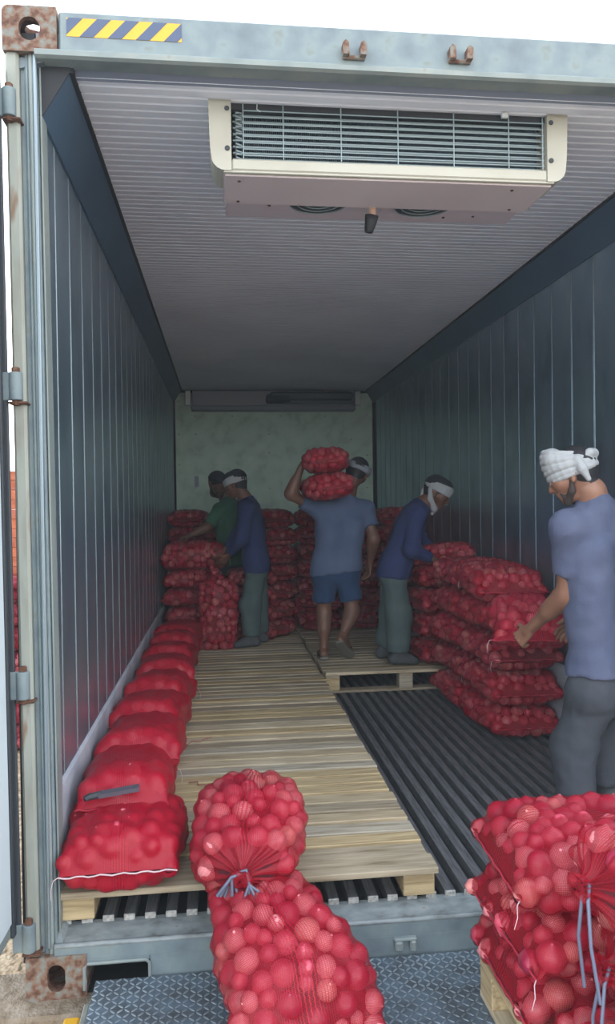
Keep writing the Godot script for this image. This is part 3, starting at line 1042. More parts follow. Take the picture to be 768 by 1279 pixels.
func build_shell() -> void:
	var zc := (ZF + ZB) / 2
	# floor: pan with T-bars
	var fl := structure("floor", "grey metal container floor of long T-shaped bars with dark channels between", "floor")
	obj("floor_pan", span(XL - 0.1, XR + 0.1, FLOOR - 0.12, FLOOR - 0.045, ZB - 0.1, -2.555), M.floor_pan, fl)
	var pitch := 0.0687
	var zl := -2.575 - ZB
	var st := flat()
	span_in(st, -0.0185, 0.0185, -0.006, 0.0, -zl / 2, zl / 2, 0.0015)
	span_in(st, -0.0175, -0.0135, -0.05, -0.005, -zl / 2, zl / 2)
	span_in(st, 0.0135, 0.0175, -0.05, -0.005, -zl / 2, zl / 2)
	var bar := done(st)
	var ste := flat()
	span_in(ste, -0.0185, 0.0185, -0.03, 0.001, 0.0, 0.006, 0.002)
	var bar_end := done(ste)
	var k := 0
	var x := XL + 0.03
	while x < XR - 0.02:
		var b := obj("floor_bar", bar, M.aluminium, fl)
		b.position = Vector3(x, FLOOR, (ZB - 2.575) / 2)
		var be := obj("bar_end", bar_end, M.aluminium_end, b)
		be.position = Vector3(0, 0, zl / 2)
		x += pitch
		k += 1
	# walls
	for side in ["left", "right"]:
		var s := -1.0 if side == "left" else 1.0
		var X := XL if side == "left" else XR
		var w := structure("wall_" + side, "stainless steel container wall on the %s with vertical panel seams" % side, "wall")
		obj("backing", span(X + s * 0.006, X + s * 0.09, FLOOR - 0.1, CEIL + 0.1, ZB - 0.1, ZF - 0.03), M.black, w)
		var first := -2.49 if side == "left" else -2.472
		var pm := box_mesh(Vector3(0.012, CEIL - FLOOR + 0.1, 0.240), 0.004)
		var bm := box_mesh(Vector3(0.012, CEIL - FLOOR + 0.1, 0.011), 0.003)
		var n := 0
		while first - 0.25 * n > ZB:
			var z0: float = first - 0.25 * n
			var z1: float = maxf(z0 - 0.25, ZB)
			if z0 - z1 > 0.245:
				var p := obj("wall_panel", pm, M.panel[(n * 7 + (0 if s < 0 else 1)) % 3], w)
				p.position = Vector3(X + s * 0.006 + s * rng.randf_range(0, 0.0012), (CEIL + FLOOR) / 2, (z0 + z1) / 2)
				p.rotation.y = rng.randf_range(-0.004, 0.004)
			var bd := obj("panel_seam", bm, M.bead, w)
			bd.position = Vector3(X + s * 0.0045, (CEIL + FLOOR) / 2, z0)
			n += 1
		# coving between wall and ceiling, with a row of rivets
		var cy := 2.955
		var cst := flat()
		prism(cst, [Vector3(X - s * 0.0, cy, 0), Vector3(X - s * 0.008, cy, 0), Vector3(X - s * 0.095, CEIL - 0.006, 0), Vector3(X - s * 0.095, CEIL + 0.02, 0), Vector3(X, CEIL + 0.02, 0)], Vector3(0, 0, ZF - 0.05), Vector3(0, 0, ZB))
		var cv := structure("trim_%d" % (6 if s < 0 else 7), "dark slanted coving with rivets along the top of the %s wall" % side, "coving")
		var cov := obj("coving", done(cst), M.coving, cv)
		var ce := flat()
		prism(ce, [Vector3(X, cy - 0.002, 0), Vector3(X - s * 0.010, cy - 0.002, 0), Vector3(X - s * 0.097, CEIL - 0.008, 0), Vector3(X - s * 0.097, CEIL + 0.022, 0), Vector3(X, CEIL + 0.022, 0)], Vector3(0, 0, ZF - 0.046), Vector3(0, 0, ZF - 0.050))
		obj("coving_end_shade", done(ce), M.black, cov)  # added plate, painted black so the sky-lit coving end looks shaded
		var rm := disc_mesh(0.0055, 0.003, 8, 0.001)
		for q in 64:
			var r := obj("rivet", rm, M.rivet, cov)
			r.position = Vector3(X - s * 0.082, CEIL - 0.021, -2.62 - q * 0.105)
			r.rotation = Vector3(0, 0, s * deg_to_rad(180 - 58))
		var strip := flat()
		span_in(strip, X - s * 0.092, X - s * 0.108, CEIL - 0.008, CEIL + 0.01, ZF - 0.05, ZB)
		obj("ceiling_edge_strip", done(strip), M.black, cov)
	for side in ["left", "right"]:
		var s := -1.0 if side == "left" else 1.0
		var X := XL if side == "left" else XR
		var bb := structure("baseboard_" + side, "pale scuffed kick plate along the foot of the %s container wall" % side, "kick plate")
		var ks := flat()
		prism(ks, [Vector3(X, FLOOR - 0.03, 0), Vector3(X - s * 0.008, FLOOR - 0.03, 0), Vector3(X - s * 0.008, 0.752, 0), Vector3(X - s * 0.001, 0.767, 0), Vector3(X, 0.767, 0)], Vector3(0, 0, -2.52), Vector3(0, 0, ZB))
		obj("kick_plate", done(ks), M.kick, bb)
		for q in 12:
			obj("rivet", span(X - s * 0.008, X - s * 0.010, 0.735, 0.741, -2.7 - q * 0.5, -2.706 - q * 0.5), M.rivet, bb)
	# ceiling: corrugated across
	var ce := structure("ceiling", "pale ribbed container ceiling with fine grooves running across", "ceiling")
	var cs := flat()
	span_in(cs, XL - 0.1, XR + 0.1, CEIL + 0.012, CEIL + 0.11, ZB - 0.1, ZF - 0.06)
	obj("roof", done(cs), M.steel, ce)
	var rib := flat()
	var zz := ZF - 0.085
	while zz > ZB:
		var z2 := zz - 0.05
		prism(rib, [Vector3(0, 0.012, 0), Vector3(0, 0.0, -0.004), Vector3(0, 0.0, -0.040), Vector3(0, 0.006, -0.047), Vector3(0, 0.012, -0.05)], Vector3(XL, CEIL, zz), Vector3(XR, CEIL, zz))
		zz = z2
	stuff(obj("ceiling_ribs", done(rib), M.ceiling, ce))
	# back wall
	var bw := structure("wall_back", "pale green riveted bulkhead at the far end of the container", "wall")
	obj("sheet", span(XL - 0.05, XR + 0.05, FLOOR - 0.1, CEIL + 0.05, ZB - 0.09, ZB), M.back, bw)
	for e in [[XL + 0.008, 0.012], [XR - 0.008, 0.012]]:
		obj("corner_seal", span(e[0] - e[1], e[0] + e[1], FLOOR, CEIL - 0.03, ZB, ZB + 0.014, 0.004), M.black, bw)
	obj("top_seal", span(XL, XR, CEIL - 0.03, CEIL, ZB, ZB + 0.014, 0.004), M.black, bw)
	var rv := disc_mesh(0.013, 0.006, 10, 0.002)
	for p in [[-0.5, 2.97], [-0.5, 2.57], [-0.5, 2.2], [-0.3, 2.57], [-0.3, 2.33], [-0.3, 1.92], [0.6, 2.57], [0.6, 2.34], [0.6, 1.9], [1.62, 2.5], [1.62, 2.0], [1.82, 2.8], [1.82, 2.3], [1.82, 1.9], [-0.3, 2.79], [0.15, 2.79], [0.75, 2.79], [1.3, 2.79]]:
		var r := obj("rivet", rv, M.rivet, bw)
		r.position = Vector3(p[0], p[1], ZB)
		r.rotation.x = PI / 2
	obj("patch", span(-0.32, -0.27, 1.93, 2.06, ZB, ZB + 0.004, 0.001), M.kick, bw)
	# duct cover under the ceiling at the far end
	var du := thing("air_duct", "long grey air duct cover under the ceiling on the far green wall", "air duct", Vector3(0.65, 2.84, ZB + 0.016))
	obj("cover", span(-0.98, 0.99, 0.05, 0.24, 0.0, 0.16, 0.01), mat(C(150, 152, 160), 0.5, 0.2), du)
	obj("lip", span(-0.99, 1.0, 0.0, 0.05, 0.0, 0.18, 0.008), mat(C(136, 142, 150), 0.5, 0.2), du)
	for e in [-1.03, 1.04]:
		obj("bracket", span(e - 0.035, e + 0.035, 0.07, 0.24, 0.0, 0.12, 0.006), M.rivet, du)
	var fm := thing("ceiling_unit", "dark metal unit with a rounded end fixed before the far air duct", "fitting", Vector3(1.05, 2.89, ZB + 0.19))
	obj("housing", span(-0.45, 0.56, 0.06, 0.16, -0.02, 0.10, 0.02), mat(C(72, 82, 90), 0.5, 0.3), fm)
	obj("rail", span(-0.3, 0.56, 0.02, 0.055, -0.01, 0.08, 0.006), mat(C(96, 106, 112), 0.5, 0.3), fm)
	var mo := obj("motor", disc_mesh(0.06, 0.3, 16, 0.02), M.rubber, fm)
	mo.position = Vector3(-0.5, 0.08, 0.05)
	mo.rotation.z = -PI / 2

func stadium(w: float, h: float, n := 10) -> PackedVector2Array:
	var out := PackedVector2Array()
	var r := w / 2
	for k in n + 1:
		var a := PI * k / n
		out.append(Vector2(cos(a) * r, h / 2 - r + sin(a) * r))
	for k in n + 1:
		var a := PI + PI * k / n
		out.append(Vector2(cos(a) * r, -h / 2 + r + sin(a) * r))
	return out

func casting(parent: Node, at: Vector3, size: Vector3, hole: Vector2, top: bool) -> void:
	var c := CSGCombiner3D.new()
	put(c, "corner_casting", parent)
	c.position = at
	var outline := PackedVector2Array()
	var w := size.x / 2
	var h := size.y / 2
	var r := 0.022
	for k in 5:
		var a := PI / 2 + PI / 2 * k / 4
		outline.append(Vector2(-w + r + cos(a) * r, (h - r if top else h - 0.003) + sin(a) * (r if top else 0.003)))
	for k in 5:
		var a := PI + PI / 2 * k / 4
		outline.append(Vector2(-w + (0.003 if top else r) + cos(a) * (0.003 if top else r), -h + (0.003 if top else r) + sin(a) * (0.003 if top else r)))
	outline.append(Vector2(w - 0.012, -h)); outline.append(Vector2(w, -h + 0.012)); outline.append(Vector2(w, h))
	var b := CSGPolygon3D.new()
	b.polygon = outline; b.depth = size.z; b.material = M.rust
	c.add_child(b)
	var cav := CSGBox3D.new()
	cav.size = Vector3(size.x - 0.06, size.y - 0.045, size.z - 0.05)
	cav.position.z = -size.z / 2
	cav.operation = CSGShape3D.OPERATION_SUBTRACTION
	cav.material = M.rust_dark
	c.add_child(cav)
	var f := CSGPolygon3D.new()
	f.polygon = stadium(hole.x, hole.y); f.depth = size.z * (1.2 if top else 0.5); f.operation = CSGShape3D.OPERATION_SUBTRACTION; f.material = M.rust_dark
	c.add_child(f)
	f.position.z = 0.02
	var o := CSGCylinder3D.new()
	o.radius = 0.036; o.height = 0.1; o.operation = CSGShape3D.OPERATION_SUBTRACTION; o.material = M.rust_dark
	c.add_child(o)
	o.position = Vector3(0, size.y / 2 if top else -size.y / 2, -size.z / 2)
	var o2 := CSGCylinder3D.new()
	o2.radius = 0.032; o2.height = 0.1; o2.operation = CSGShape3D.OPERATION_SUBTRACTION; o2.material = M.rust_dark
	c.add_child(o2)
	o2.rotation.z = PI / 2
	o2.position = Vector3(-size.x / 2, 0, -size.z / 2)

func keeper(parent: Node, at: Vector3) -> void:
	var st := flat()
	add_box(st, Vector3(0, -0.018, 0.006), Vector3(0.076, 0.012, 0.014), 0.003)
	for s in [-1.0, 1.0]:
		prism(st, [Vector3(s * 0.018, -0.02, 0), Vector3(s * 0.038, -0.02, 0), Vector3(s * 0.040, 0.016, 0), Vector3(s * 0.030, 0.026, 0), Vector3(s * 0.020, 0.018, 0)], Vector3(0, 0, 0), Vector3(0, 0, 0.032))
	var k := obj("lock_keeper", done(st), M.rust, parent)
	k.position = at

func build_front() -> void:
	# header beam over the door opening
	var hd := structure("trim_1", "grey steel header beam over the container opening with a striped warning sticker", "door header")
	var st := flat()
	span_in(st, -0.487, XR + 0.02, 3.132, 3.262, ZF - 0.14, ZF, 0.006)
	obj("beam", done(st), M.steel, hd)
	st = flat()
	prism(st, [Vector3(0, 3.112, -0.002), Vector3(0, 3.118, 0.010), Vector3(0, 3.132, 0.012), Vector3(0, 3.142, 0.0), Vector3(0, 3.128, -0.06), Vector3(0, 3.112, -0.06)], Vector3(-0.56, 0, ZF), Vector3(XR + 0.02, 0, ZF))
	obj("drip_lip", done(st), M.steel_light, hd)
	st = flat()
	prism(st, [Vector3(0, 3.10, -0.10), Vector3(0, 3.135, -0.02), Vector3(0, 3.2, -0.02), Vector3(0, 3.2, -0.10)], Vector3(-0.56, 0, ZF), Vector3(XR + 0.02, 0, ZF))
	obj("inner_header", done(st), mat(C(112, 120, 136), 0.5), hd)
	keeper(hd, Vector3(0.453, 3.178, ZF)); keeper(hd, Vector3(0.81, 3.183, ZF))
	var sx0 := -0.462
	var sx1 := -0.104
	var sy0 := 3.183
	var sy1 := 3.241
	var sk := obj("warning_sticker", span(sx0, sx1, sy0, sy1, ZF, ZF + 0.0012), M.yellow, hd)
	var h := sy1 - sy0
	for k in 5:
		var x0: float = sx0 - 0.048 + k * 0.0875
		var pts := []
		for p in [[x0, 0.0], [x0 + 0.043, 0.0], [x0 + 0.043 + h * 0.95, 1.0], [x0 + h * 0.95, 1.0]]: pts.append(Vector2(p[0], p[1] * h))
		var clip := Geometry2D.intersect_polygons(PackedVector2Array(pts), PackedVector2Array([Vector2(sx0, 0), Vector2(sx1, 0), Vector2(sx1, h), Vector2(sx0, h)]))
		for c in clip:
			var ps := []
			for q in c: ps.append(Vector3(q.x, sy0 + q.y, 0))
			var s2 := flat()
			prism(s2, ps, Vector3(0, 0, ZF + 0.0010), Vector3(0, 0, ZF + 0.0022))
			obj("stripe", done(s2), M.navy_paint, sk)
	# left post with its castings and hinges
	var lp := structure("trim_2", "left corner post of the container with rusty castings and hinge pins", "corner post", Vector3(0, EYE, 0))
	lp.rotation.z = 0.0062
	var y0 := 0.27 - EYE
	var y1 := 3.14 - EYE
	st = flat()
	span_in(st, -0.645, -0.604, y0, y1, ZF - 0.10, ZF - 0.006, 0.008)
	obj("outer_bar", done(st), M.post, lp)
	st = flat()
	span_in(st, -0.606, -0.588, y0, y1, ZF - 0.12, ZF - 0.03, 0.003)
	span_in(st, -0.590, -0.574, y0, y1, ZF - 0.12, ZF - 0.018, 0.006)
	obj("web", done(st), M.steel, lp)
	obj("jamb_ridge", tube([Vector3(-0.568, y0, ZF - 0.02), Vector3(-0.568, y1, ZF - 0.02)], 0.0085, -1, 10), M.steel_light, lp)
	st = flat()
	span_in(st, -0.562, -0.552, y0, y1 - 0.02, ZF - 0.12, ZF - 0.026, 0.003)
	obj("jamb_plate", done(st), M.steel, lp)
	st = flat()
	span_in(st, -0.550, -0.544, y0 + 0.06, y1 - 0.02, ZF - 0.12, ZF - 0.042, 0.002)
	obj("liner_edge", done(st), M.steel_light, lp)
	for yy in [2.97, 2.085, 1.145, 0.345]:
		var hg := obj("hinge", disc_mesh(0.021, 0.088, 14, 0.003), M.steel, lp)
		hg.position = Vector3(-0.632, yy - 0.044 - EYE, ZF + 0.002)
		var pn := obj("hinge_pin", disc_mesh(0.013, 0.12, 10, 0.003), M.rust_dark, hg)
		pn.position.y = -0.016
		obj("hinge_leaf", span(-0.05, 0.0, 0.0, 0.088, -0.006, 0.006, 0.002), M.steel, hg)
		obj("weld", span(-0.022, 0.036, -0.012, -0.004, -0.05, 0.012, 0.003), M.rust_dark, hg)
	casting(lp, Vector3(-0.566, 3.203 - EYE, ZF + 0.004), Vector3(0.166, 0.142, 0.19), Vector2(0.064, 0.074), true)
	casting(lp, Vector3(-0.551, 0.208 - EYE, ZF + 0.004), Vector3(0.188, 0.140, 0.19), Vector2(0.055, 0.086), false)
	st = flat()
	prism(st, [Vector3(-0.50, 3.125 - EYE, 0), Vector3(-0.605, 3.125 - EYE, 0), Vector3(-0.605, 3.09 - EYE, 0), Vector3(-0.572, 3.10 - EYE, 0)], Vector3(0, 0, ZF - 0.12), Vector3(0, 0, ZF - 0.02))
	obj("gusset", done(st), M.steel, lp)
	# right post, outside the frame
	var rp := structure("trim_3", "right corner post of the container", "corner post")
	obj("post", span(XR - 0.01, XR + 0.1, 0.15, 3.27, ZF - 0.12, ZF, 0.006), M.post, rp)
	# sill
	var sl := structure("trim_4", "worn grey steel door sill with a rounded lip and forklift pocket", "door sill")
	st = flat()
	prism(st, [Vector3(0, 0.255, 0), Vector3(0, 0.298, 0.0), Vector3(0, 0.302, -0.012), Vector3(0, 0.255, -0.02)], Vector3(-0.548, 0, ZF), Vector3(XR, 0, ZF))
	span_in(st, -0.25, XR, 0.15, 0.256, ZF - 0.02, ZF, 0.003)
	span_in(st, -0.46, -0.25, 0.240, 0.256, ZF - 0.02, ZF, 0.003)
	obj("face", done(st), M.steel, sl)
	obj("lip", tube([Vector3(-0.548, 0.302, ZF - 0.006), Vector3(XR, 0.302, ZF - 0.006)], 0.0085, -1, 10), M.sill, sl)
	st = flat()
	prism(st, [Vector3(0, 0.306, -0.008), Vector3(0, 0.324, -0.085), Vector3(0, 0.324, -0.11), Vector3(0, 0.26, -0.11), Vector3(0, 0.26, -0.008)], Vector3(-0.52, 0, ZF), Vector3(XR, 0, ZF))
	obj("threshold", done(st), M.sill, sl)
	st = flat()
	prism(st, [Vector3(-0.548, 0.30, -0.005), Vector3(-0.52, 0.30, -0.005), Vector3(-0.52, 0.326, -0.085), Vector3(-0.548, 0.35, -0.085)], Vector3(0, 0, ZF), Vector3(0, 0, ZF - 0.02))
	obj("corner_weld", done(st), M.sill, sl)
	st = flat()
	span_in(st, -0.452, -0.25, 0.14, 0.240, ZF - 0.34, ZF - 0.28)
	span_in(st, -0.46, -0.452, 0.14, 0.240, ZF - 0.30, ZF - 0.02)
	span_in(st, -0.25, -0.242, 0.14, 0.240, ZF - 0.30, ZF - 0.02)
	span_in(st, -0.46, -0.242, 0.238, 0.25, ZF - 0.30, ZF - 0.02)
	span_in(st, -0.46, -0.242, 0.125, 0.142, ZF - 0.30, ZF - 0.02)
	obj("forklift_pocket", done(st), M.cavity, sl)
	obj("pocket_rim", tube([Vector3(-0.455, 0.16, ZF + 0.002), Vector3(-0.455, 0.232, ZF + 0.002), Vector3(-0.445, 0.243, ZF + 0.002), Vector3(-0.262, 0.243, ZF + 0.002), Vector3(-0.25, 0.232, ZF + 0.002), Vector3(-0.25, 0.16, ZF + 0.002)], 0.006, -1, 8), M.steel_light, sl)
	st = flat()
	add_box(st, Vector3(0, 0.012, 0.010), Vector3(0.078, 0.012, 0.022), 0.004)
	add_box(st, Vector3(-0.022, -0.008, 0.012), Vector3(0.028, 0.034, 0.026), 0.006)
	add_box(st, Vector3(0.026, -0.010, 0.012), Vector3(0.022, 0.038, 0.026), 0.006)
	var kp := obj("lock_keeper", done(st), M.steel_light, sl)
	kp.position = Vector3(0.587, 0.236, ZF)
	# under the container
	var un := structure("trim_5", "dark underside of the container", "underframe")
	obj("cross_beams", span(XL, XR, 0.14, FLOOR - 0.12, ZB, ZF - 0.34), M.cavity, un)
	# the open door on the left
	var d := structure("door_1", "open container door seen edge on at the left with dark rubber gasket", "door", Vector3(-0.652, 0.36, -2.505))
	d.basis = rz(0.4) * ry(-2.0)
	obj("slab", span(-0.10, -0.016, 0.0, 2.72, 0.0, 1.2, 0.006), M.steel_light, d)
	obj("inner_liner", span(-0.016, -0.008, 0.05, 2.66, 0.075, 1.15, 0.003), mat(C(196, 210, 216), 0.4), d)
	for e in [[0.0, 0.016, 0.0], [0.022, 0.034, 0.006], [0.042, 0.068, -0.004]]:
		obj("gasket", span(-0.018, 0.0 + e[2], 0.0, 2.72, e[0], e[1], 0.004), M.rubber, d)

func build_outside() -> void:
	var gr := structure("ground", "dry sandy ground around the container", "ground")
	obj("earth", span(-18, 18, -0.3, 0.0, -24, 14), M.dirt, gr)
	var bm := thing("support_beam", "worn wooden beam under the rusty lower corner casting", "beam", Vector3(-0.62, 0, -2.5))
	obj("timber", span(-0.35, 0.22, 0.0, 0.137, -0.14, 0.11, 0.01), M.concrete, bm)
	# loading platform of checker plate
	var pf := thing("loading_platform", "blue-grey checker plate loading platform in front of the container sill", "platform", Vector3(1.0, 0, -1.0))
	obj("plate", span(-1.42, 1.4, PLATE - 0.012, PLATE, -1.47, 1.6, 0.002), M.plate, pf)
	obj("side_rail", span(-1.42, -1.36, 0.0, PLATE - 0.012, -1.44, 1.6, 0.004), M.black, pf)
	obj("side_rail", span(1.34, 1.40, 0.0, PLATE - 0.012, -1.44, 1.6, 0.004), M.black, pf)
	obj("cross_member", span(-1.36, 1.34, 0.0, PLATE - 0.012, -1.38, -1.3), M.black, pf)
	var loz := MA.new()
	var prof := []
	for k in 10:
		var a := TAU * k / 10
		prof.append(Vector2(cos(a) * 0.0125, sin(a) * 0.0038))
	for lev in [[1.0, 0.0], [0.8, 0.0018], [0.45, 0.0026]]:
		for p in prof:
			loz.v.append(Vector3(p.x * lev[0], lev[1], p.y * (1.0 if lev[0] == 1.0 else lev[0]))); loz.n.append(Vector3.UP)
	for r in 2:
		for k in 10:
			var a := r * 10 + k
			var b := r * 10 + (k + 1) % 10
			loz.i.append_array([a, b, a + 10, b, b + 10, a + 10])
	for k in range(1, 9): loz.i.append_array([20, 20 + k, 20 + k + 1])
	loz.auto_normals(0, 0)
	for k in loz.n.size():
		if loz.n[k].y < 0: loz.n[k] = -loz.n[k]
	var mm := MultiMesh.new()
	mm.transform_format = MultiMesh.TRANSFORM_3D
	mm.mesh = loz.mesh()
	var ts := []
	var pz := -1.46
	var row := 0
	while pz < 0.0:
		var px := -1.41
		var col := 0
		while px < 0.9:
			ts.append(Transform3D(ry(45.0 if (row + col) % 2 else -45.0), Vector3(px, PLATE, pz)))
			px += 0.0215
			col += 1
		pz += 0.0215
		row += 1
	mm.instance_count = ts.size()
	for k in ts.size(): mm.set_instance_transform(k, ts[k])
	var mi := MultiMeshInstance3D.new()
	mi.multimesh = mm
	mi.material_override = M.tread
	put(mi, "tread_pattern", pf)
	stuff(mi)
	var yb := thing("yellow_block", "small yellow painted block beside the platform edge at lower left", "block", Vector3(-0.470, 0, -2.30))
	obj("block", span(-0.024, 0.024, 0.0, 0.16, -0.05, 0.05, 0.006), M.yellow, yb)
	var gb := thing("guide_bar", "beige steel bar along the left edge of the checker plate platform", "bar", Vector3(-0.434, 0.0, -1.9))
	obj("bar", span(-0.010, 0.010, 0.0, 0.165, -0.50, 0.9, 0.004), M.post, gb)
	# bricks and sacks seen through the gap behind the door
	var bs := thing("brick_stack", "stack of orange bricks seen through the gap behind the open door", "bricks", Vector3(-1.62, 0, -6.2))
	var bmesh := box_mesh(Vector3(0.225, 0.072, 0.105), 0.004)
	for r in 27:
		for c in 3:
			for dz in 2:
				var b := obj("brick", bmesh, M.brick[(r * 5 + c * 2 + dz) % 3], bs)
				b.position = Vector3((c - 1) * 0.232 + (0.05 if r % 2 else 0.0) + rng.randf_range(-0.006, 0.006), 0.036 + r * 0.0735, dz * 0.112)

func build_evaporator() -> void:
	var x0 := -0.025
	var x1 := 1.275
	var zf := -2.66
	var yb := 2.862
	var t := thing("evaporator_unit", "cream ceiling cooling unit with wire grille hanging inside the container top", "cooling unit", Vector3(0.625, yb, zf))
	var W := (x1 - x0) / 2
	var H := CEIL - yb
	# end cheeks with rounded lower corners
	for s in [-1.0, 1.0]:
		var prof := []
		prof.append(Vector3(s * (W - 0.078), H, 0)); prof.append(Vector3(s * W, H, 0)); prof.append(Vector3(s * (W - 0.004), 0.09, 0))
		for k in 6:
			var a := PI / 2 * k / 5
			prof.append(Vector3(s * (W - 0.055 + cos(a) * 0.047), 0.048 - sin(a) * 0.048, 0))
		prof.append(Vector3(s * (W - 0.078), 0.0, 0))
		var st := flat()
		prism(st, prof, Vector3(0, 0, 0), Vector3(0, 0, -0.16))
		var ch := obj("end_cheek", done(st), M.cream, t)
		for yy in [0.075, H - 0.03]:
			var sc := obj("screw", disc_mesh(0.009, 0.005, 10, 0.002), M.rubber, ch)
			sc.position = Vector3(s * (W - 0.052 - 0.012), yy, 0)
			sc.rotation.x = PI / 2
	var st := flat()
	span_in(st, -W + 0.078, W - 0.078, 0.0, 0.042, -0.03, 0.0, 0.006)
	span_in(st, -W + 0.05, W - 0.05, -0.006, 0.002, -0.03, -0.004, 0.002)
	obj("front_rail", done(st), M.cream, t)
	# coil behind the grille
	st = flat()
	span_in(st, -W + 0.09, W - 0.09, 0.042, H, -0.2, -0.075)
	obj("coil_block", done(st), mat(C(34, 44, 52), 0.6, 0.2), t)
	st = flat()
	for k in 150:
		var x := -W + 0.10 + (2 * W - 0.2) * k / 149.0
		span_in(st, x, x + 0.0012, 0.045, H - 0.004, -0.075, -0.048)
	stuff(obj("coil_fins", done(st), M.coil, t))
	var cp := MA.new()
	for k in 8:
		add_tube(cp, [Vector3(-W + 0.085, 0.06 + k * 0.022, -0.05), Vector3(W - 0.085, 0.06 + k * 0.022, -0.05)], 0.0045, -1, 6)
	obj("coil_tubes", cp.mesh(), M.wire, t)
	for k in 8:
		var wr := obj("grille_wire", tube([Vector3(-W + 0.12, 0.058 + k * 0.0222, -0.012), Vector3(W - 0.085, 0.058 + k * 0.0222, -0.012)], 0.0022, -1, 6), M.wire, t)
	for x in [-0.39, -0.185, 0.02, 0.225, 0.43, W - 0.092, -W + 0.12]:
		obj("grille_upright", tube([Vector3(x, 0.045, -0.009), Vector3(x, H - 0.004, -0.009)], 0.0022, -1, 6), M.wire, t)
	st = flat()
	span_in(st, -W + 0.078, W - 0.078, H - 0.022, H, -0.09, -0.02)
	obj("top_rail", done(st), M.black, t)
	for k in 7:
		obj("return_bend", tube([Vector3(-W + 0.115, 0.055 + k * 0.024, -0.04), Vector3(-W + 0.095, 0.058 + k * 0.024, -0.03), Vector3(-W + 0.095, 0.070 + k * 0.024, -0.03), Vector3(-W + 0.115, 0.073 + k * 0.024, -0.04)], 0.004, -1, 6), M.wire, t)
	# underside: front tray, rear plate with two fan openings
	st = flat()
	prism(st, [Vector3(-W + 0.05, -0.004, 0), Vector3(W - 0.05, -0.004, 0), Vector3(W - 0.05, 0.012, 0), Vector3(-W + 0.05, 0.012, 0)], Vector3(0, 0, -0.012), Vector3(0, 0, -0.285))
	obj("drain_tray", done(st), M.pinkish, t)
	st = flat()
	span_in(st, -W + 0.06, W - 0.06, 0.012, 0.03, -0.285, -0.46, 0.003)
	obj("rear_plate", done(st), mat(C(196, 184, 190), 0.5), t)
	st = flat()
	span_in(st, -W + 0.06, W - 0.06, 0.03, H, -0.44, -0.46)
	span_in(st, -W + 0.06, -W + 0.08, 0.03, H, -0.16, -0.46)
	span_in(st, W - 0.08, W - 0.06, 0.03, H, -0.16, -0.46)
	obj("rear_casing", done(st), M.pinkish, t)
	for fx in [-0.235, 0.178]:
		var f := obj("fan_guard", disc_mesh(0.118, 0.01, 28, 0.003), M.rubber, t)
		f.position = Vector3(fx, 0.002, -0.285 + 0.055)
		var rings := MA.new()
		for q in 4:
			var pts := []
			for a in 25: pts.append(Vector3(cos(TAU * a / 24) * (0.03 + q * 0.028), -0.004, sin(TAU * a / 24) * (0.03 + q * 0.028)))
			add_tube(rings, pts, 0.0025, -1, 5)
		obj("guard_rings", rings.mesh(), M.wire, f)
		f.position = Vector3(fx, 0.0045, -0.262)
	# only the rear half of each fan shows beyond the tray
	obj("tray_front_cover", span(-W + 0.055, W - 0.055, -0.011, -0.004, -0.265, -0.02, 0.002), M.pinkish, t)
	for p in [[-0.545, -0.06], [-0.545, -0.24], [0.46, -0.06], [0.52, -0.24], [-0.42, -0.33], [0.42, -0.38], [0.30, -0.40]]:
		var sc := obj("screw", disc_mesh(0.006, 0.004, 8, 0.001), M.rust_dark, t)
		sc.position = Vector3(p[0], -0.015 if p[1] > -0.27 else 0.008, p[1])
	var dr := obj("drain_pipe", tube([Vector3(-0.02, 0.0, -0.275), Vector3(-0.02, -0.04, -0.28), Vector3(-0.022, -0.062, -0.285)], 0.014, -1, 12), M.pipe, t)
	obj("drain_trap", tube([Vector3(-0.022, -0.035, -0.283), Vector3(-0.026, -0.06, -0.287), Vector3(-0.031, -0.082, -0.29), Vector3(-0.034, -0.098, -0.292)], 0.027, 0.016, 14), M.black, dr)
	# hanging wires at the top
	obj("loose_wire", tube([Vector3(-W + 0.17, H - 0.004, -0.01), Vector3(-W + 0.168, H - 0.03, 0.002), Vector3(-W + 0.18, H - 0.038, 0.002)], 0.002, -1, 5), M.rivet, t)
	obj("cable_gland", span(0.4, 0.425, H - 0.02, H, -0.01, 0.006, 0.003), M.rivet, t)

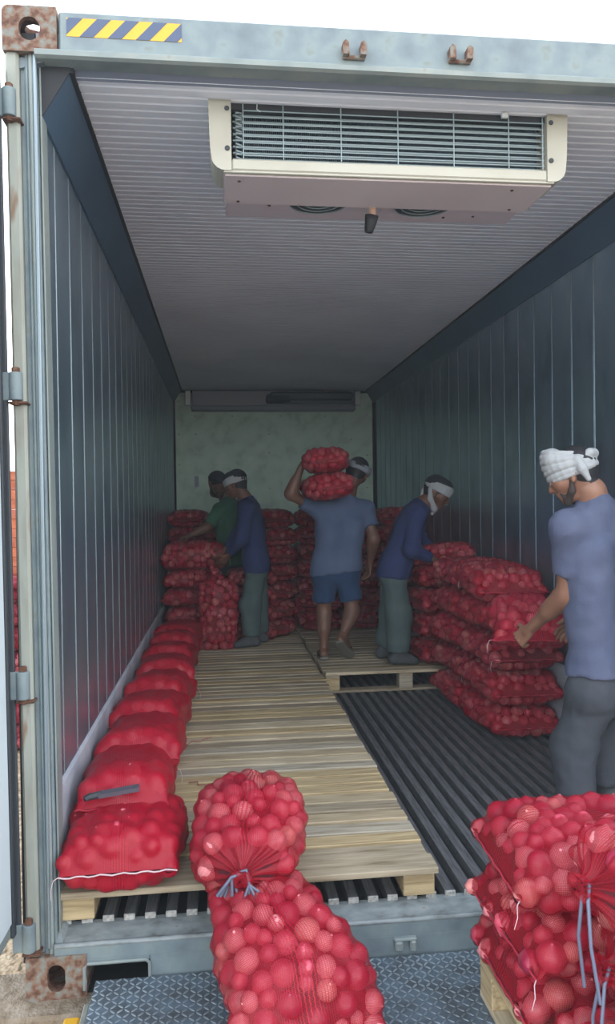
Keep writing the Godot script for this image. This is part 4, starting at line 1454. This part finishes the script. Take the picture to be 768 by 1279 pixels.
func pallet(label: String, at: Vector3, width: float, length: float, board: float, gap: float, high: float, bottom: bool, grp: String) -> Node3D:
	# at: centre of the pallet on the floor; boards run across x
	var t := thing("pallet", label, "pallet", at, Basis(), grp)
	var th := 0.022
	var z := length / 2
	var meshes := []
	for k in 3:
		meshes.append(box_mesh(Vector3(width - 0.004 * k, th, board - 0.003 * k), 0.003))
	var n := int(length / (board + gap))
	for k in n:
		var zc := length / 2 - board / 2 - k * (length - board) / (n - 1)
		var b := obj("board", meshes[rng.randi() % 3], M.wood[rng.randi() % 6], t)
		b.position = Vector3(rng.randf_range(-0.005, 0.005), high - th / 2 + rng.randf_range(-0.0025, 0.0015), zc)
		b.rotation = Vector3(rng.randf_range(-0.02, 0.02), rng.randf_range(-0.003, 0.003), rng.randf_range(-0.0015, 0.0015))
	if bottom:
		for zz in [-1.0, 0.0, 1.0]:
			for xx in [-1.0, 0.0, 1.0]:
				var bl := obj("block", span(-0.05, 0.05, 0.0, high - th - 0.022 - 0.018, -0.045, 0.045, 0.003), M.wood[(int(zz + xx) + 4) % 6], t)
				bl.position = Vector3(xx * (width / 2 - 0.055), 0.018, zz * (length / 2 - 0.05))
			obj("bottom_board", span(-width / 2, width / 2, 0.0, 0.018, zz * (length / 2 - 0.05) - 0.045, zz * (length / 2 - 0.05) + 0.045, 0.002), M.wood[int(zz) + 2], t)
		for xx in [-1.0, 0.0, 1.0]:
			obj("stringer_board", span(xx * (width / 2 - 0.055) - 0.05, xx * (width / 2 - 0.055) + 0.05, high - th - 0.022, high - th - 0.003, -length / 2 + 0.004, length / 2 - 0.004, 0.002), M.wood[int(xx) + 3], t)
	else:
		for xx in [-1.0, 0.0, 1.0]:
			if xx == 0.0:
				obj("stringer", span(-0.045, 0.045, 0.0, high - th - 0.003, -length / 2 + 0.35, length / 2 - 0.35, 0.003), M.wood[1], t)
			else:
				obj("stringer", span(xx * (width / 2 - 0.06) - 0.055, xx * (width / 2 - 0.06) + 0.055, 0.0, high - th - 0.003, -length / 2 + 0.01, length / 2 - 0.01, 0.003), M.wood[4], t)
	return t

func build_pallets() -> void:
	var z := -2.545
	var names := ["front wooden pallet of pale boards nearest the container sill", "second wooden pallet of the left run, behind the front one", "third wooden pallet of the left run, in the middle of the boards", "fourth wooden pallet of the left run, near the workers", "rearmost wooden pallet of the left run, under the sacks at the back"]
	for k in 5:
		var p := pallet(names[k], Vector3(0.085, FLOOR, z - 0.6), 1.27, 1.2, 0.083, 0.010, DECK - FLOOR, false, "pallets along the left")
		if k == 0:
			# the first board sits a little apart, warped
			var b: Node3D = p.get_child(0)
			b.position += Vector3(0.004, 0.002, 0.008)
			b.scale = Vector3(1.0, 1.0, 1.35)
			b.rotation = Vector3(0.03, -0.004, 0.004)
		z -= 1.205
	pallet("wooden pallet on the right under the walking man's feet", Vector3(1.31, FLOOR, -5.97), 1.18, 1.2, 0.083, 0.010, PAL - FLOOR, true, "pallets at the back right")
	pallet("wooden pallet at the back right under the wall of sacks", Vector3(1.31, FLOOR, -7.18), 1.18, 1.2, 0.083, 0.010, PAL - FLOOR, true, "pallets at the back right")
	var fp := pallet("wooden pallet under the sack pile at the lower right corner", Vector3(1.36, PLATE, -1.70), 1.08, 1.2, 0.1, 0.03, 0.14, true, "")
	fp.rotation.y = PI / 2

const NTH := ["first", "second", "third", "fourth", "fifth", "sixth", "seventh"]

func build_sacks() -> void:
	var FAR := 0.062
	var protos := []
	for k in 4:
		protos.append(sack_proto(sack_geo(lying(0.64, 0.44, 0.186), 100 + k, 36, 64, FAR, false), M.net_far, false, false, k))
	# wall of sacks across the back, end on
	var cols := [[-0.35, -8.24, DECK], [0.07, -8.24, DECK], [0.50, -7.46, DECK], [0.93, -7.44, PAL], [1.345, -7.44, PAL], [1.715, -7.44, PAL]]
	var where := ["first column from left", "second column from left", "third column from left", "column behind the carrier", "column right of the carrier", "column by the right wall"]
	var i := 0
	for c in cols.size():
		var top := 7 if c != 5 else 7
		for r in top:
			var wob := Vector3(rng.randf_range(-0.012, 0.012), 0, rng.randf_range(-0.03, 0.03))
			var h := 0.170 if c < 3 else 0.163
			use_sack(protos[(i * 3 + c) % 4], Vector3(cols[c][0], cols[c][2] + r * h, cols[c][1]) + wob, ry(rng.randf_range(-4, 4) + (180.0 if rng.randf() < 0.5 else 0.0)), "red onion sack in the back wall, %s, %s layer up" % [where[c], NTH[r]], "sacks stacked across the back")
			i += 1
	# stack by the left wall, lying across
	var across := []
	for k in 2:
		across.append(sack_proto(sack_geo(lying(0.55, 0.42, 0.17), 120 + k, 32, 64, FAR, false), M.net_far, false, true, k))
	for r in 4:
		use_sack(across[r % 2], Vector3(-0.265 + rng.randf_range(-0.015, 0.015), DECK + r * 0.166, -7.1), ry(90 + rng.randf_range(-3, 3)), "red onion sack in the stack by the left wall, %s layer up" % NTH[r], "stack by the left wall")
	var big := sack_proto(sack_geo(lying(0.60, 0.46, 0.27), 130, 36, 76, FAR, false), M.net_far, false, true, 2)
	use_sack(big, Vector3(-0.25, DECK + 4 * 0.166 - 0.004, -7.1), ry(90), "plump red onion sack being set down on top of the left stack")
	var shortp := sack_proto(sack_geo(lying(0.46, 0.40, 0.17), 131, 28, 60, FAR, false), M.net_far, false, true, 3)
	for r in 4:
		use_sack(shortp, Vector3(0.265, DECK + r * 0.166, -7.13), ry(90 + rng.randf_range(-3, 3)), "red onion sack behind the upright sack, %s layer up" % NTH[r], "short stack behind the standing sack")
	# standing sack with a waist
	var stand := [[-0.33, 0.15, 0.10, 0, 0.0], [-0.31, 0.17, 0.125, 0, 0], [-0.2, 0.18, 0.14, 0, 0], [-0.05, 0.178, 0.14, 0.004, 0], [0.03, 0.168, 0.125, 0.006, 0], [0.12, 0.182, 0.135, 0.008, 0], [0.22, 0.17, 0.12, 0.006, 0], [0.28, 0.10, 0.085, -0.005, 0], [0.31, 0.045, 0.04, -0.01, 0], [0.335, 0.03, 0.03, -0.012, 0], [0.36, 0.045, 0.035, -0.014, 0]]
	var sp := sack_proto(sack_geo(stand, 140, 44, 72, FAR, false), M.net_far, false, false, 1)
	obj("neck_tie", tube([Vector3(-0.05, 0.03, 0.325), Vector3(-0.012, 0.034, 0.33), Vector3(0.03, 0.02, 0.33)], 0.006), M.tie, sp)
	use_sack(sp, Vector3(-0.045, DECK + 0.33, -6.72), Basis(Vector3.RIGHT, Vector3.FORWARD, Vector3.UP) * rz(0), "tied red onion sack standing upright on the boards")
	# row along the left wall, each leaning on the next
	var rowp := []
	for k in 3:
		rowp.append(sack_proto(sack_geo(lying(0.66, 0.345, 0.235), 150 + k, 44, 76, 0.055, false, 0.75, 0.036), M.net_dense, false, true, k, Vector3(0, .5, .5), M.thread_red))
	var first := sack_proto(sack_geo(lying(0.46, 0.415, 0.22), 160, 72, 112, 0.055, true, 0.9), M.net_dense, true, true, 2, Vector3(0.2, 0.6, 0.6), M.thread)
	use_sack(first, Vector3(-0.345, DECK, -2.69), ry(1.5), "nearest red onion sack of the left row, white stitched seam facing the sill", "row along the left wall")
	var rl := ["second red onion sack from the sill in the left row, under the dark metal tool", "third red onion sack from the sill in the left row, just behind the tool", "fourth red onion sack from the sill in the left row", "fifth red onion sack from the sill in the left row", "sixth red onion sack from the sill in the left row", "seventh red onion sack from the sill in the left row", "eighth red onion sack from the sill in the left row", "farthest red onion sack of the left row, below the left stack"]
	for k in 8:
		var a := -9.0 if k < 7 else -6.0
		use_sack(rowp[k % 3], Vector3(-0.366 + rng.randf_range(-0.006, 0.006), DECK + 0.055, -3.02 - 0.49 * k), ry(rng.randf_range(-5, 5)) * rx(a), rl[k], "row along the left wall")
	# two sacks in front: one tied on the boards, one leaning from the sill to the platform
	var tied := [[-0.29, 0.06, 0.05, 0, 0.10], [-0.275, 0.10, 0.08, 0, 0.105], [-0.2, 0.165, 0.108, 0, 0.112], [-0.08, 0.188, 0.125, 0, 0.125], [0.05, 0.19, 0.128, 0, 0.128], [0.15, 0.178, 0.120, 0, 0.127], [0.205, 0.150, 0.104, 0, 0.132], [0.235, 0.10, 0.072, -0.004, 0.142], [0.250, 0.045, 0.036, -0.007, 0.150], [0.262, 0.026, 0.024, -0.009, 0.154], [0.285, 0.044, 0.034, -0.011, 0.158]]
	var tp := sack_proto(sack_geo(tied, 170, 76, 120, 0.062, true, 1.0, 0.033, 0.17), M.net, true, false, 1, Vector3(0, 0.6, 0.6))
	for q in [[-0.03, 0.012], [-0.01, -0.006], [0.014, 0.008], [0.03, -0.004], [-0.022, 0.002]]:
		obj("neck_tie", tube([Vector3(-0.045 + q[0], 0.105 + q[1], 0.285 + q[1]), Vector3(-0.030, 0.165 + q[1], 0.268 + q[1] * 2), Vector3(0.014, 0.182 - q[1], 0.270 - q[1]), Vector3(0.022, 0.145, 0.285), Vector3(0.030 + q[0], 0.110 - q[1], 0.296 + q[1])], 0.0055, 0.004, 6), M.tie, tp)
	use_sack(tp, Vector3(0.078, DECK + 0.03, -2.60), ry(-6) * rx(13), "round red onion sack tied with grey twine at the front edge of the boards")
	var leanst := [[-0.31, 0.09, 0.03, 0, 0.05], [-0.28, 0.125, 0.058, 0, 0.07], [-0.2, 0.16, 0.088, 0, 0.095], [-0.05, 0.185, 0.112, 0, 0.114], [0.1, 0.198, 0.12, 0, 0.12], [0.22, 0.205, 0.10, 0, 0.11], [0.29, 0.205, 0.055, 0, 0.09], [0.32, 0.212, 0.009, 0, 0.04]]
	var lean := sack_proto(sack_geo(leanst, 171, 80, 120, 0.062, true), M.net, true, true, 1, Vector3(0, 0.8, 0.3), M.thread_red)
	var up := Vector3(-0.15, 0.21, -0.47).normalized()
	var zz := -up
	var yy := (Vector3(0.1, 0.75, 0.62) - zz * Vector3(0.1, 0.75, 0.62).dot(zz)).normalized()
	var lb := Basis(yy.cross(zz), yy, zz)
	use_sack(lean, Vector3(0.145, 0.300, -2.285), lb, "red onion sack leaning from the door sill down onto the checker plate")
	# stack against the right wall
	var rp := []
	for k in 3:
		rp.append(sack_proto(sack_geo(lying(0.66, 0.43, 0.2), 180 + k, 44, 76, FAR, false, 1.1), M.net_far if k == 2 else M.net, false, true, k, Vector3(0, .5, .5), M.thread_red))
	var zs := [-4.40, -5.02]
	for c in 2:
		for r in 5:
			if c == 0 and r == 4: continue
			var off := Vector3(rng.randf_range(-0.012, 0.012), 0, rng.randf_range(-0.025, 0.025))
			if c == 0 and r == 3: off.z -= 0.10
			use_sack(rp[(r + c) % 3], Vector3(1.69, FLOOR + r * 0.196, zs[c]) + off, ry(rng.randf_range(-2.5, 2.5)), "red onion sack in the right wall stack, %s column, %s layer up" % [["near", "far"][c], NTH[r]], "stack against the right wall")
	use_sack(rp[1], Vector3(1.685, FLOOR + 4 * 0.196 - 0.005, -4.52), ry(-5) * rx(4), "topmost red onion sack of the near column in the right wall stack", "stack against the right wall")
	var acr := sack_proto(sack_geo(lying(0.47, 0.5, 0.195), 190, 40, 72, FAR, false, 1.1), M.net_far, false, true, 1)
	for r in 4:
		use_sack(acr, Vector3(1.668 + rng.randf_range(-0.008, 0.008), PAL + r * 0.188, -5.62), ry(90 + rng.randf_range(-4, 4)), "red onion sack on the pallet beside the bending man, %s layer up" % NTH[r], "stack on the pallet by the bending man")
	var topst := sack_proto(sack_geo(lying(0.5, 0.36, 0.15), 191, 32, 60, FAR, false, 1.1), M.net_far, false, true, 2)
	use_sack(topst, Vector3(1.64, PAL + 4 * 0.188 - 0.005, -5.58), ry(70) * rx(-6), "red onion sack under the bending man's hands")
	# sack being pulled by the man at the right
	var heldst := [[-0.31, 0.10, 0.06, 0, 0.10], [-0.27, 0.15, 0.09, 0, 0.105], [-0.1, 0.185, 0.11, 0, 0.112], [0.08, 0.19, 0.105, 0, 0.112], [0.2, 0.195, 0.085, 0, 0.105], [0.28, 0.20, 0.045, 0, 0.10], [0.33, 0.215, 0.009, 0, 0.10]]
	var held := sack_proto(sack_geo(heldst, 192, 56, 96, 0.062, false, 1.1, 0.036), M.net_bright, false, true, 2, Vector3(0, .5, .5), M.thread_red)
	use_sack(held, Vector3(1.60, 0.965, -3.86), ry(-14) * rx(7), "bright red onion sack gripped by its seam in the hand of the man at right")
	# two sacks on the carrier's shoulder
	var carst := [[-0.27, 0.10, 0.05, 0, 0.10], [-0.24, 0.15, 0.085, 0, 0.105], [-0.1, 0.178, 0.108, 0, 0.11], [0.1, 0.18, 0.108, 0, 0.11], [0.2, 0.17, 0.095, 0, 0.105], [0.26, 0.14, 0.06, 0, 0.095], [0.275, 0.12, 0.03, 0, 0.09]]
	var car := sack_proto(sack_geo(carst, 195, 40, 76, FAR, false, 1.1), M.net, false, false, 1)
	use_sack(car, Vector3(0.80, 1.722, -5.655), ry(6) * rz(8), "lower red onion sack on the walking man's shoulder")
	use_sack(car, Vector3(0.785, 1.918, -5.655), ry(-4) * rz(3) * Basis().scaled(Vector3(0.94, 0.95, 0.95)), "upper red onion sack on the walking man's shoulder")
	# pile on the pallet at the lower right
	var pr := []
	for k in 3:
		pr.append(sack_proto(sack_geo([lying(0.66, 0.46, 0.185, 0.62), lying(0.66, 0.47, 0.185, 0.6), lying(0.66, 0.48, 0.21, 0.75)][k], 200 + k, 72, 112, 0.062, true), M.net, true, true, k * 2 + 1, Vector3(0.45, 0.5, 0.35), M.thread_red))
	var base := 0.33
	var pl := ["bottom red onion sack in the rear tier of the lower right pile", "middle red onion sack in the rear tier of the lower right pile", "big red onion sack on top of the lower right pile"]
	for r in 3:
		use_sack(pr[r], Vector3(1.075 + [0.0, 0.0, 0.0][r], base + [0.0, 0.148, 0.288][r], -2.02 + [0.0, 0.01, 0.0][r]), ry(-90 + [0.0, 2.0, -3.0][r]), pl[r])
	var ptied := sack_proto(sack_geo(tied, 205, 72, 120, 0.062, true, 1.0, 0.033, 0.17), M.net, true, false, 1, Vector3(0.5, 0.5, 0.4))
	for q in [[-0.012, 0.01], [0.012, -0.004]]:
		obj("neck_tie", tube([Vector3(0.0 + q[0], 0.172, 0.262), Vector3(0.022 + q[0], 0.145, 0.282), Vector3(0.03 + q[0] * 2, 0.06, 0.298), Vector3(0.034 + q[0] * 2.5, -0.06, 0.296)], 0.0045, 0.004, 6), M.tie, ptied)
	use_sack(pr[0], Vector3(1.10, base, -1.55), ry(-92), "bottom red onion sack in the front tier of the lower right pile")
	use_sack(ptied, Vector3(1.115, base + 0.145, -1.60), ry(-96) * rz(0), "lower tied red onion sack in the front tier of the lower right pile")
	use_sack(ptied, Vector3(1.075, base + 0.375, -1.64), ry(-84) * rx(6), "upper tied red onion sack in the front tier of the lower right pile")
	# sacks outside, seen in the gap behind the door
	for r in 7:
		use_sack(protos[r % 4], Vector3(-1.46, r * 0.172, -5.65), ry(80 + r * 5), "red onion sack outdoors by the brick stack, %s from the ground" % NTH[r], "sacks outside by the bricks")

func build_people() -> void:
	# man at the right edge
	person("man at right in grey-blue shirt and white head wrap gripping a sack", {
		"head": Vector3(1.487, 1.812, -3.09), "neck": Vector3(1.555, 1.735, -3.06), "sL": Vector3(1.425, 1.588, -3.03), "sR": Vector3(1.80, 1.585, -3.15), "eL": Vector3(1.462, 1.300, -3.10), "wL": Vector3(1.402, 1.115, -3.345), "eR": Vector3(1.80, 1.31, -3.30), "wR": Vector3(1.70, 1.12, -3.45), "hL": Vector3(1.555, 0.87, -3.07), "hR": Vector3(1.715, 0.87, -3.14), "kL": Vector3(1.500, 0.63, -3.13), "kR": Vector3(1.69, 0.63, -3.24), "aL": Vector3(1.475, 0.43, -3.07), "aR": Vector3(1.68, 0.43, -3.20), "tL": Vector3(1.43, 0.375, -3.22), "tR": Vector3(1.63, 0.375, -3.36)}, {
		"ground": FLOOR, "head": facing(Vector3(-0.80, -0.40, -0.48)), "skin": M.skin, "shirt": M.grey_blue, "trousers": M.charcoal, "cell": 0.011, "wrap_cell": 0.0036, "head_cell": 0.0045, "hand_cell": 0.004, "loose": 0.012, "fold": 0.011, "baggy": 0.038, "leg_stop": 0.97, "sleeve": 0.66,
		"hem": Vector3(1.6, 0.955, -3.1), "shoes": M.shoe, "beard": true, "cloth": M.cotton, "girth": 0.98,
		"handL": [Vector3(-0.35, -0.62, -0.62), Vector3(0.55, -0.3, -0.6), Vector3(0.3, 0.3, -0.9), 1.25], "handR": [Vector3(-0.5, -0.5, -0.6), Vector3(-0.4, -0.3, 0.6), Vector3(0, 0.5, -0.5), 0.9],
		"wraps": [[-0.004, -0.04, 0.03, 0.083, 0.094, 0.013], [0.012, 0.06, -0.04, 0.086, 0.097, 0.014], [0.028, 0.16, 0.05, 0.088, 0.098, 0.014], [0.045, 0.26, -0.05, 0.087, 0.097, 0.014], [0.062, 0.34, 0.04, 0.083, 0.093, 0.014], [0.078, 0.42, -0.04, 0.076, 0.086, 0.014], [0.092, 0.48, 0.03, 0.066, 0.076, 0.014]],
		"crown_wrap": [[Vector3(-0.045, 0.085, 0.045), Vector3(0.045, 0.085, 0.045), 0.036, 0.036], [Vector3(0, 0.095, 0.05), Vector3(0, 0.08, 0.07), 0.045, 0.03]],
		"knot": [[Vector3(0.088, 0.045, -0.05), Vector3(0.096, 0.0, -0.052), 0.013, 0.018], [Vector3(0.096, 0.0, -0.052), Vector3(0.09, -0.05, -0.056), 0.018, 0.011], [Vector3(0.04, 0.05, -0.10), Vector3(0.0, 0.045, -0.112), 0.02, 0.022]]})
	# man walking away with sacks on his shoulder
	person("man walking away in blue T-shirt and shorts with two sacks on his shoulder", {
		"head": Vector3(1.052, 1.940, -5.82), "neck": Vector3(0.975, 1.775, -5.80), "sL": Vector3(0.735, 1.655, -5.76), "sR": Vector3(1.115, 1.655, -5.82), "eL": Vector3(0.520, 1.775, -5.72), "wL": Vector3(0.605, 1.985, -5.70), "eR": Vector3(1.165, 1.425, -5.76), "wR": Vector3(1.150, 1.235, -5.86), "hL": Vector3(0.785, 1.165, -5.80), "hR": Vector3(0.955, 1.165, -5.80), "kL": Vector3(0.779, 0.865, -5.84), "kR": Vector3(0.995, 0.875, -5.80), "aL": Vector3(0.768, 0.575, -5.79), "aR": Vector3(0.905, 0.70, -5.70), "tL": Vector3(0.775, 0.520, -5.99), "tR": Vector3(0.985, 0.535, -5.83)}, {
		"ground": PAL, "head": facing(Vector3(0.25, -0.35, -0.9), Vector3(0.30, 0.95, 0)), "skin": M.skin_dark, "shirt": M.steel_blue, "trousers": M.blue_shorts, "cell": 0.014, "loose": 0.020, "fold": 0.008, "shorts": 0.74, "baggy": 0.028, "sleeve": 0.58, "hem": Vector3(0.87, 1.165, -5.8), "hem_normal": Vector3(0.12, -1, 0), "cloth": M.cotton_grey, "girth": 0.98,
		"handL": [Vector3(0.45, 0.85, 0.1), Vector3(0.9, -0.4, 0.1), Vector3(0.1, 0.3, 0.9), 0.5], "handR": [Vector3(-0.15, -0.95, -0.05), Vector3(-0.9, 0.1, 0.3), Vector3(0, 0, -1), 0.7],
		"sandals": true, "heelL": Vector3(0.765, 0.553, -5.76), "heelR": Vector3(0.878, 0.672, -5.665), "sole_upL": Vector3.UP, "sole_upR": Vector3(0.1, 0.72, -0.65),
		"wraps": [[0.018, 0.10, 0.10, 0.086, 0.097, 0.017], [0.036, 0.18, 0.12, 0.087, 0.097, 0.017], [0.054, 0.22, 0.06, 0.084, 0.095, 0.017]]})
	# man in navy at the left
	person("man in navy shirt with white headband beside the left stack", {
		"head": Vector3(0.128, 1.885, -6.76), "neck": Vector3(0.205, 1.765, -6.74), "sL": Vector3(0.225, 1.665, -6.585), "sR": Vector3(0.270, 1.66, -6.90), "eL": Vector3(0.172, 1.415, -6.53), "wL": Vector3(0.055, 1.275, -6.62), "eR": Vector3(0.14, 1.42, -6.95), "wR": Vector3(0.03, 1.30, -6.92), "hL": Vector3(0.300, 1.14, -6.66), "hR": Vector3(0.315, 1.13, -6.82), "kL": Vector3(0.242, 0.83, -6.65), "kR": Vector3(0.315, 0.82, -6.84), "aL": Vector3(0.250, 0.535, -6.66), "aR": Vector3(0.335, 0.535, -6.86), "tL": Vector3(0.115, 0.48, -6.66), "tR": Vector3(0.20, 0.48, -6.86)}, {
		"ground": DECK, "head": facing(Vector3(-0.86, -0.36, -0.36)), "skin": M.skin_dark, "shirt": M.navy, "trousers": M.sage, "cell": 0.014, "loose": 0.018, "fold": 0.007, "baggy": 0.036, "long_sleeves": true, "hem": Vector3(0.3, 1.105, -6.75), "shoes": M.shoe, "cloth": M.cotton, "cap": true, "girth": 0.98, "leg_stop": 0.93,
		"handL": [Vector3(-0.6, -0.75, -0.2), Vector3(-0.5, 0.1, -0.8), Vector3(-0.6, 0.7, 0), 0.6], "handR": [Vector3(-0.7, -0.6, 0.2), Vector3(-0.4, -0.1, 0.9), Vector3(-0.6, 0.7, 0), 0.6],
		"wraps": [[0.012, 0.04, 0.0, 0.084, 0.094, 0.015], [0.027, 0.04, 0.02, 0.086, 0.096, 0.015], [0.041, 0.06, -0.02, 0.086, 0.096, 0.015], [0.054, 0.06, 0.0, 0.083, 0.093, 0.013]]})
	# man in green behind him
	person("man in green shirt and dark cap half hidden behind the left stack", {
		"head": Vector3(-0.030, 1.905, -7.50), "neck": Vector3(0.045, 1.775, -7.56), "sL": Vector3(0.215, 1.65, -7.60), "sR": Vector3(-0.02, 1.645, -7.47), "eL": Vector3(0.235, 1.40, -7.50), "wL": Vector3(0.12, 1.30, -7.36), "eR": Vector3(-0.13, 1.49, -7.36), "wR": Vector3(-0.285, 1.425, -7.27), "hL": Vector3(0.20, 1.14, -7.66), "hR": Vector3(0.05, 1.14, -7.62), "kL": Vector3(0.20, 0.82, -7.62), "kR": Vector3(0.06, 0.82, -7.56), "aL": Vector3(0.20, 0.53, -7.68), "aR": Vector3(0.06, 0.53, -7.62), "tL": Vector3(0.22, 0.48, -7.54), "tR": Vector3(0.05, 0.48, -7.48)}, {
		"ground": DECK, "head": facing(Vector3(0.45, -0.40, 0.8)), "skin": M.skin_dark, "shirt": M.green, "trousers": M.sage, "cell": 0.015, "loose": 0.018, "baggy": 0.034, "sleeve": 0.9, "hem": Vector3(0.12, 1.10, -7.6), "shoes": M.shoe, "cap": true, "beard": true, "girth": 0.97,
		"handL": [Vector3(-0.5, -0.5, 0.7), Vector3(0, -0.9, -0.2), Vector3(-0.7, 0.2, 0), 0.3], "handR": [Vector3(-0.85, -0.3, 0.25), Vector3(-0.2, -0.95, 0.1), Vector3(0.2, 0, 0.9), 0.3]})
	# man bending over the right stack
	person("man in navy shirt bending over the right stack, white cloth round head and chin", {
		"head": Vector3(1.620, 1.775, -5.60), "neck": Vector3(1.520, 1.695, -5.60), "sL": Vector3(1.465, 1.615, -5.755), "sR": Vector3(1.420, 1.610, -5.445), "eL": Vector3(1.56, 1.38, -5.80), "wL": Vector3(1.66, 1.315, -5.68), "eR": Vector3(1.365, 1.36, -5.38), "wR": Vector3(1.525, 1.29, -5.40), "hL": Vector3(1.285, 1.17, -5.70), "hR": Vector3(1.260, 1.17, -5.53), "kL": Vector3(1.295, 0.86, -5.74), "kR": Vector3(1.300, 0.86, -5.53), "aL": Vector3(1.240, 0.575, -5.77), "aR": Vector3(1.290, 0.575, -5.53), "tL": Vector3(1.365, 0.53, -5.79), "tR": Vector3(1.42, 0.53, -5.53)}, {
		"ground": PAL, "head": facing(Vector3(0.80, -0.52, 0.28)), "skin": M.skin_dark, "shirt": M.navy, "trousers": M.sage, "cell": 0.014, "head_cell": 0.005, "loose": 0.018, "fold": 0.007, "baggy": 0.040, "long_sleeves": true, "hem": Vector3(1.30, 1.135, -5.6), "hem_normal": Vector3(-0.12, -1, 0), "shoes": M.shoe, "cloth": M.cotton, "cap": true, "girth": 0.98, "leg_stop": 0.93,
		"handL": [Vector3(0.8, -0.45, 0.3), Vector3(-0.1, -0.9, 0.2), Vector3(0.2, 0.2, 0.9), 0.5], "handR": [Vector3(0.85, -0.45, -0.15), Vector3(-0.1, -0.8, -0.5), Vector3(0.3, 0.2, -0.9), 0.5],
		"wraps": [[0.020, 0.06, 0.0, 0.085, 0.096, 0.015], [0.036, 0.08, 0.02, 0.087, 0.098, 0.015], [0.050, 0.10, -0.02, 0.086, 0.097, 0.015], [0.063, 0.10, 0.0, 0.082, 0.092, 0.013]],
		"scarf": [[Vector3(-0.075, 0.0, -0.05), Vector3(-0.068, -0.07, -0.01), 0.018, 0.02], [Vector3(-0.068, -0.07, -0.01), Vector3(-0.03, -0.115, 0.045), 0.022, 0.024], [Vector3(-0.03, -0.115, 0.045), Vector3(0.03, -0.115, 0.045), 0.024, 0.024], [Vector3(0.03, -0.115, 0.045), Vector3(0.068, -0.07, -0.01), 0.024, 0.022], [Vector3(0.068, -0.07, -0.01), Vector3(0.075, 0.0, -0.05), 0.02, 0.018], [Vector3(0, -0.115, 0.05), Vector3(0, -0.155, 0.05), 0.026, 0.016], [Vector3(0.02, 0.01, -0.10), Vector3(0.0, -0.05, -0.09), 0.02, 0.016], [Vector3(0.0, -0.05, -0.09), Vector3(-0.03, -0.09, -0.075), 0.018, 0.012]]})

func build_small() -> void:
	# dark tool lying on the second sack of the row
	var t := thing("hand_tool", "dark metal hand tool lying on the second sack of the left row", "tool", Vector3(-0.40, 0.702, -2.70), ry(8) * rz(3))
	var st := flat()
	prism(st, [Vector3(0, -0.009, -0.014), Vector3(0, -0.009, 0.014), Vector3(0, 0.006, 0.016), Vector3(0, 0.010, -0.010)], Vector3(-0.04, 0, 0), Vector3(0.10, 0.004, 0))
	obj("blade", done(st), mat(C(96, 96, 108), 0.4, 0.4), t)
	obj("handle", tube([Vector3(-0.085, -0.003, 0.012), Vector3(-0.07, 0.0, 0.004), Vector3(-0.03, 0.0, 0)], 0.010, 0.013, 9), M.rubber, t)
	for q in [["short red twine scrap on the boards beside the fourth sack of the row", Vector3(-0.13, DECK + 0.004, -4.05), 20.0, 0.16], ["longer red twine scrap on the boards beside the third sack of the row", Vector3(-0.12, DECK + 0.004, -3.42), -60.0, 0.11]]:
		var w := tag(obj("twine_scrap", tube([Vector3(-q[3] / 2, 0, 0.02), Vector3(-q[3] / 4, 0.004, -0.012), Vector3(0, 0.002, 0.004), Vector3(q[3] / 4, 0.006, -0.02), Vector3(q[3] / 2, 0.002, -0.035)], 0.0028, 0.002, 5), mat(C(150, 90, 84), 0.8)), q[0], "twine")
		w.position = q[1]
		w.rotation.y = deg_to_rad(q[2])
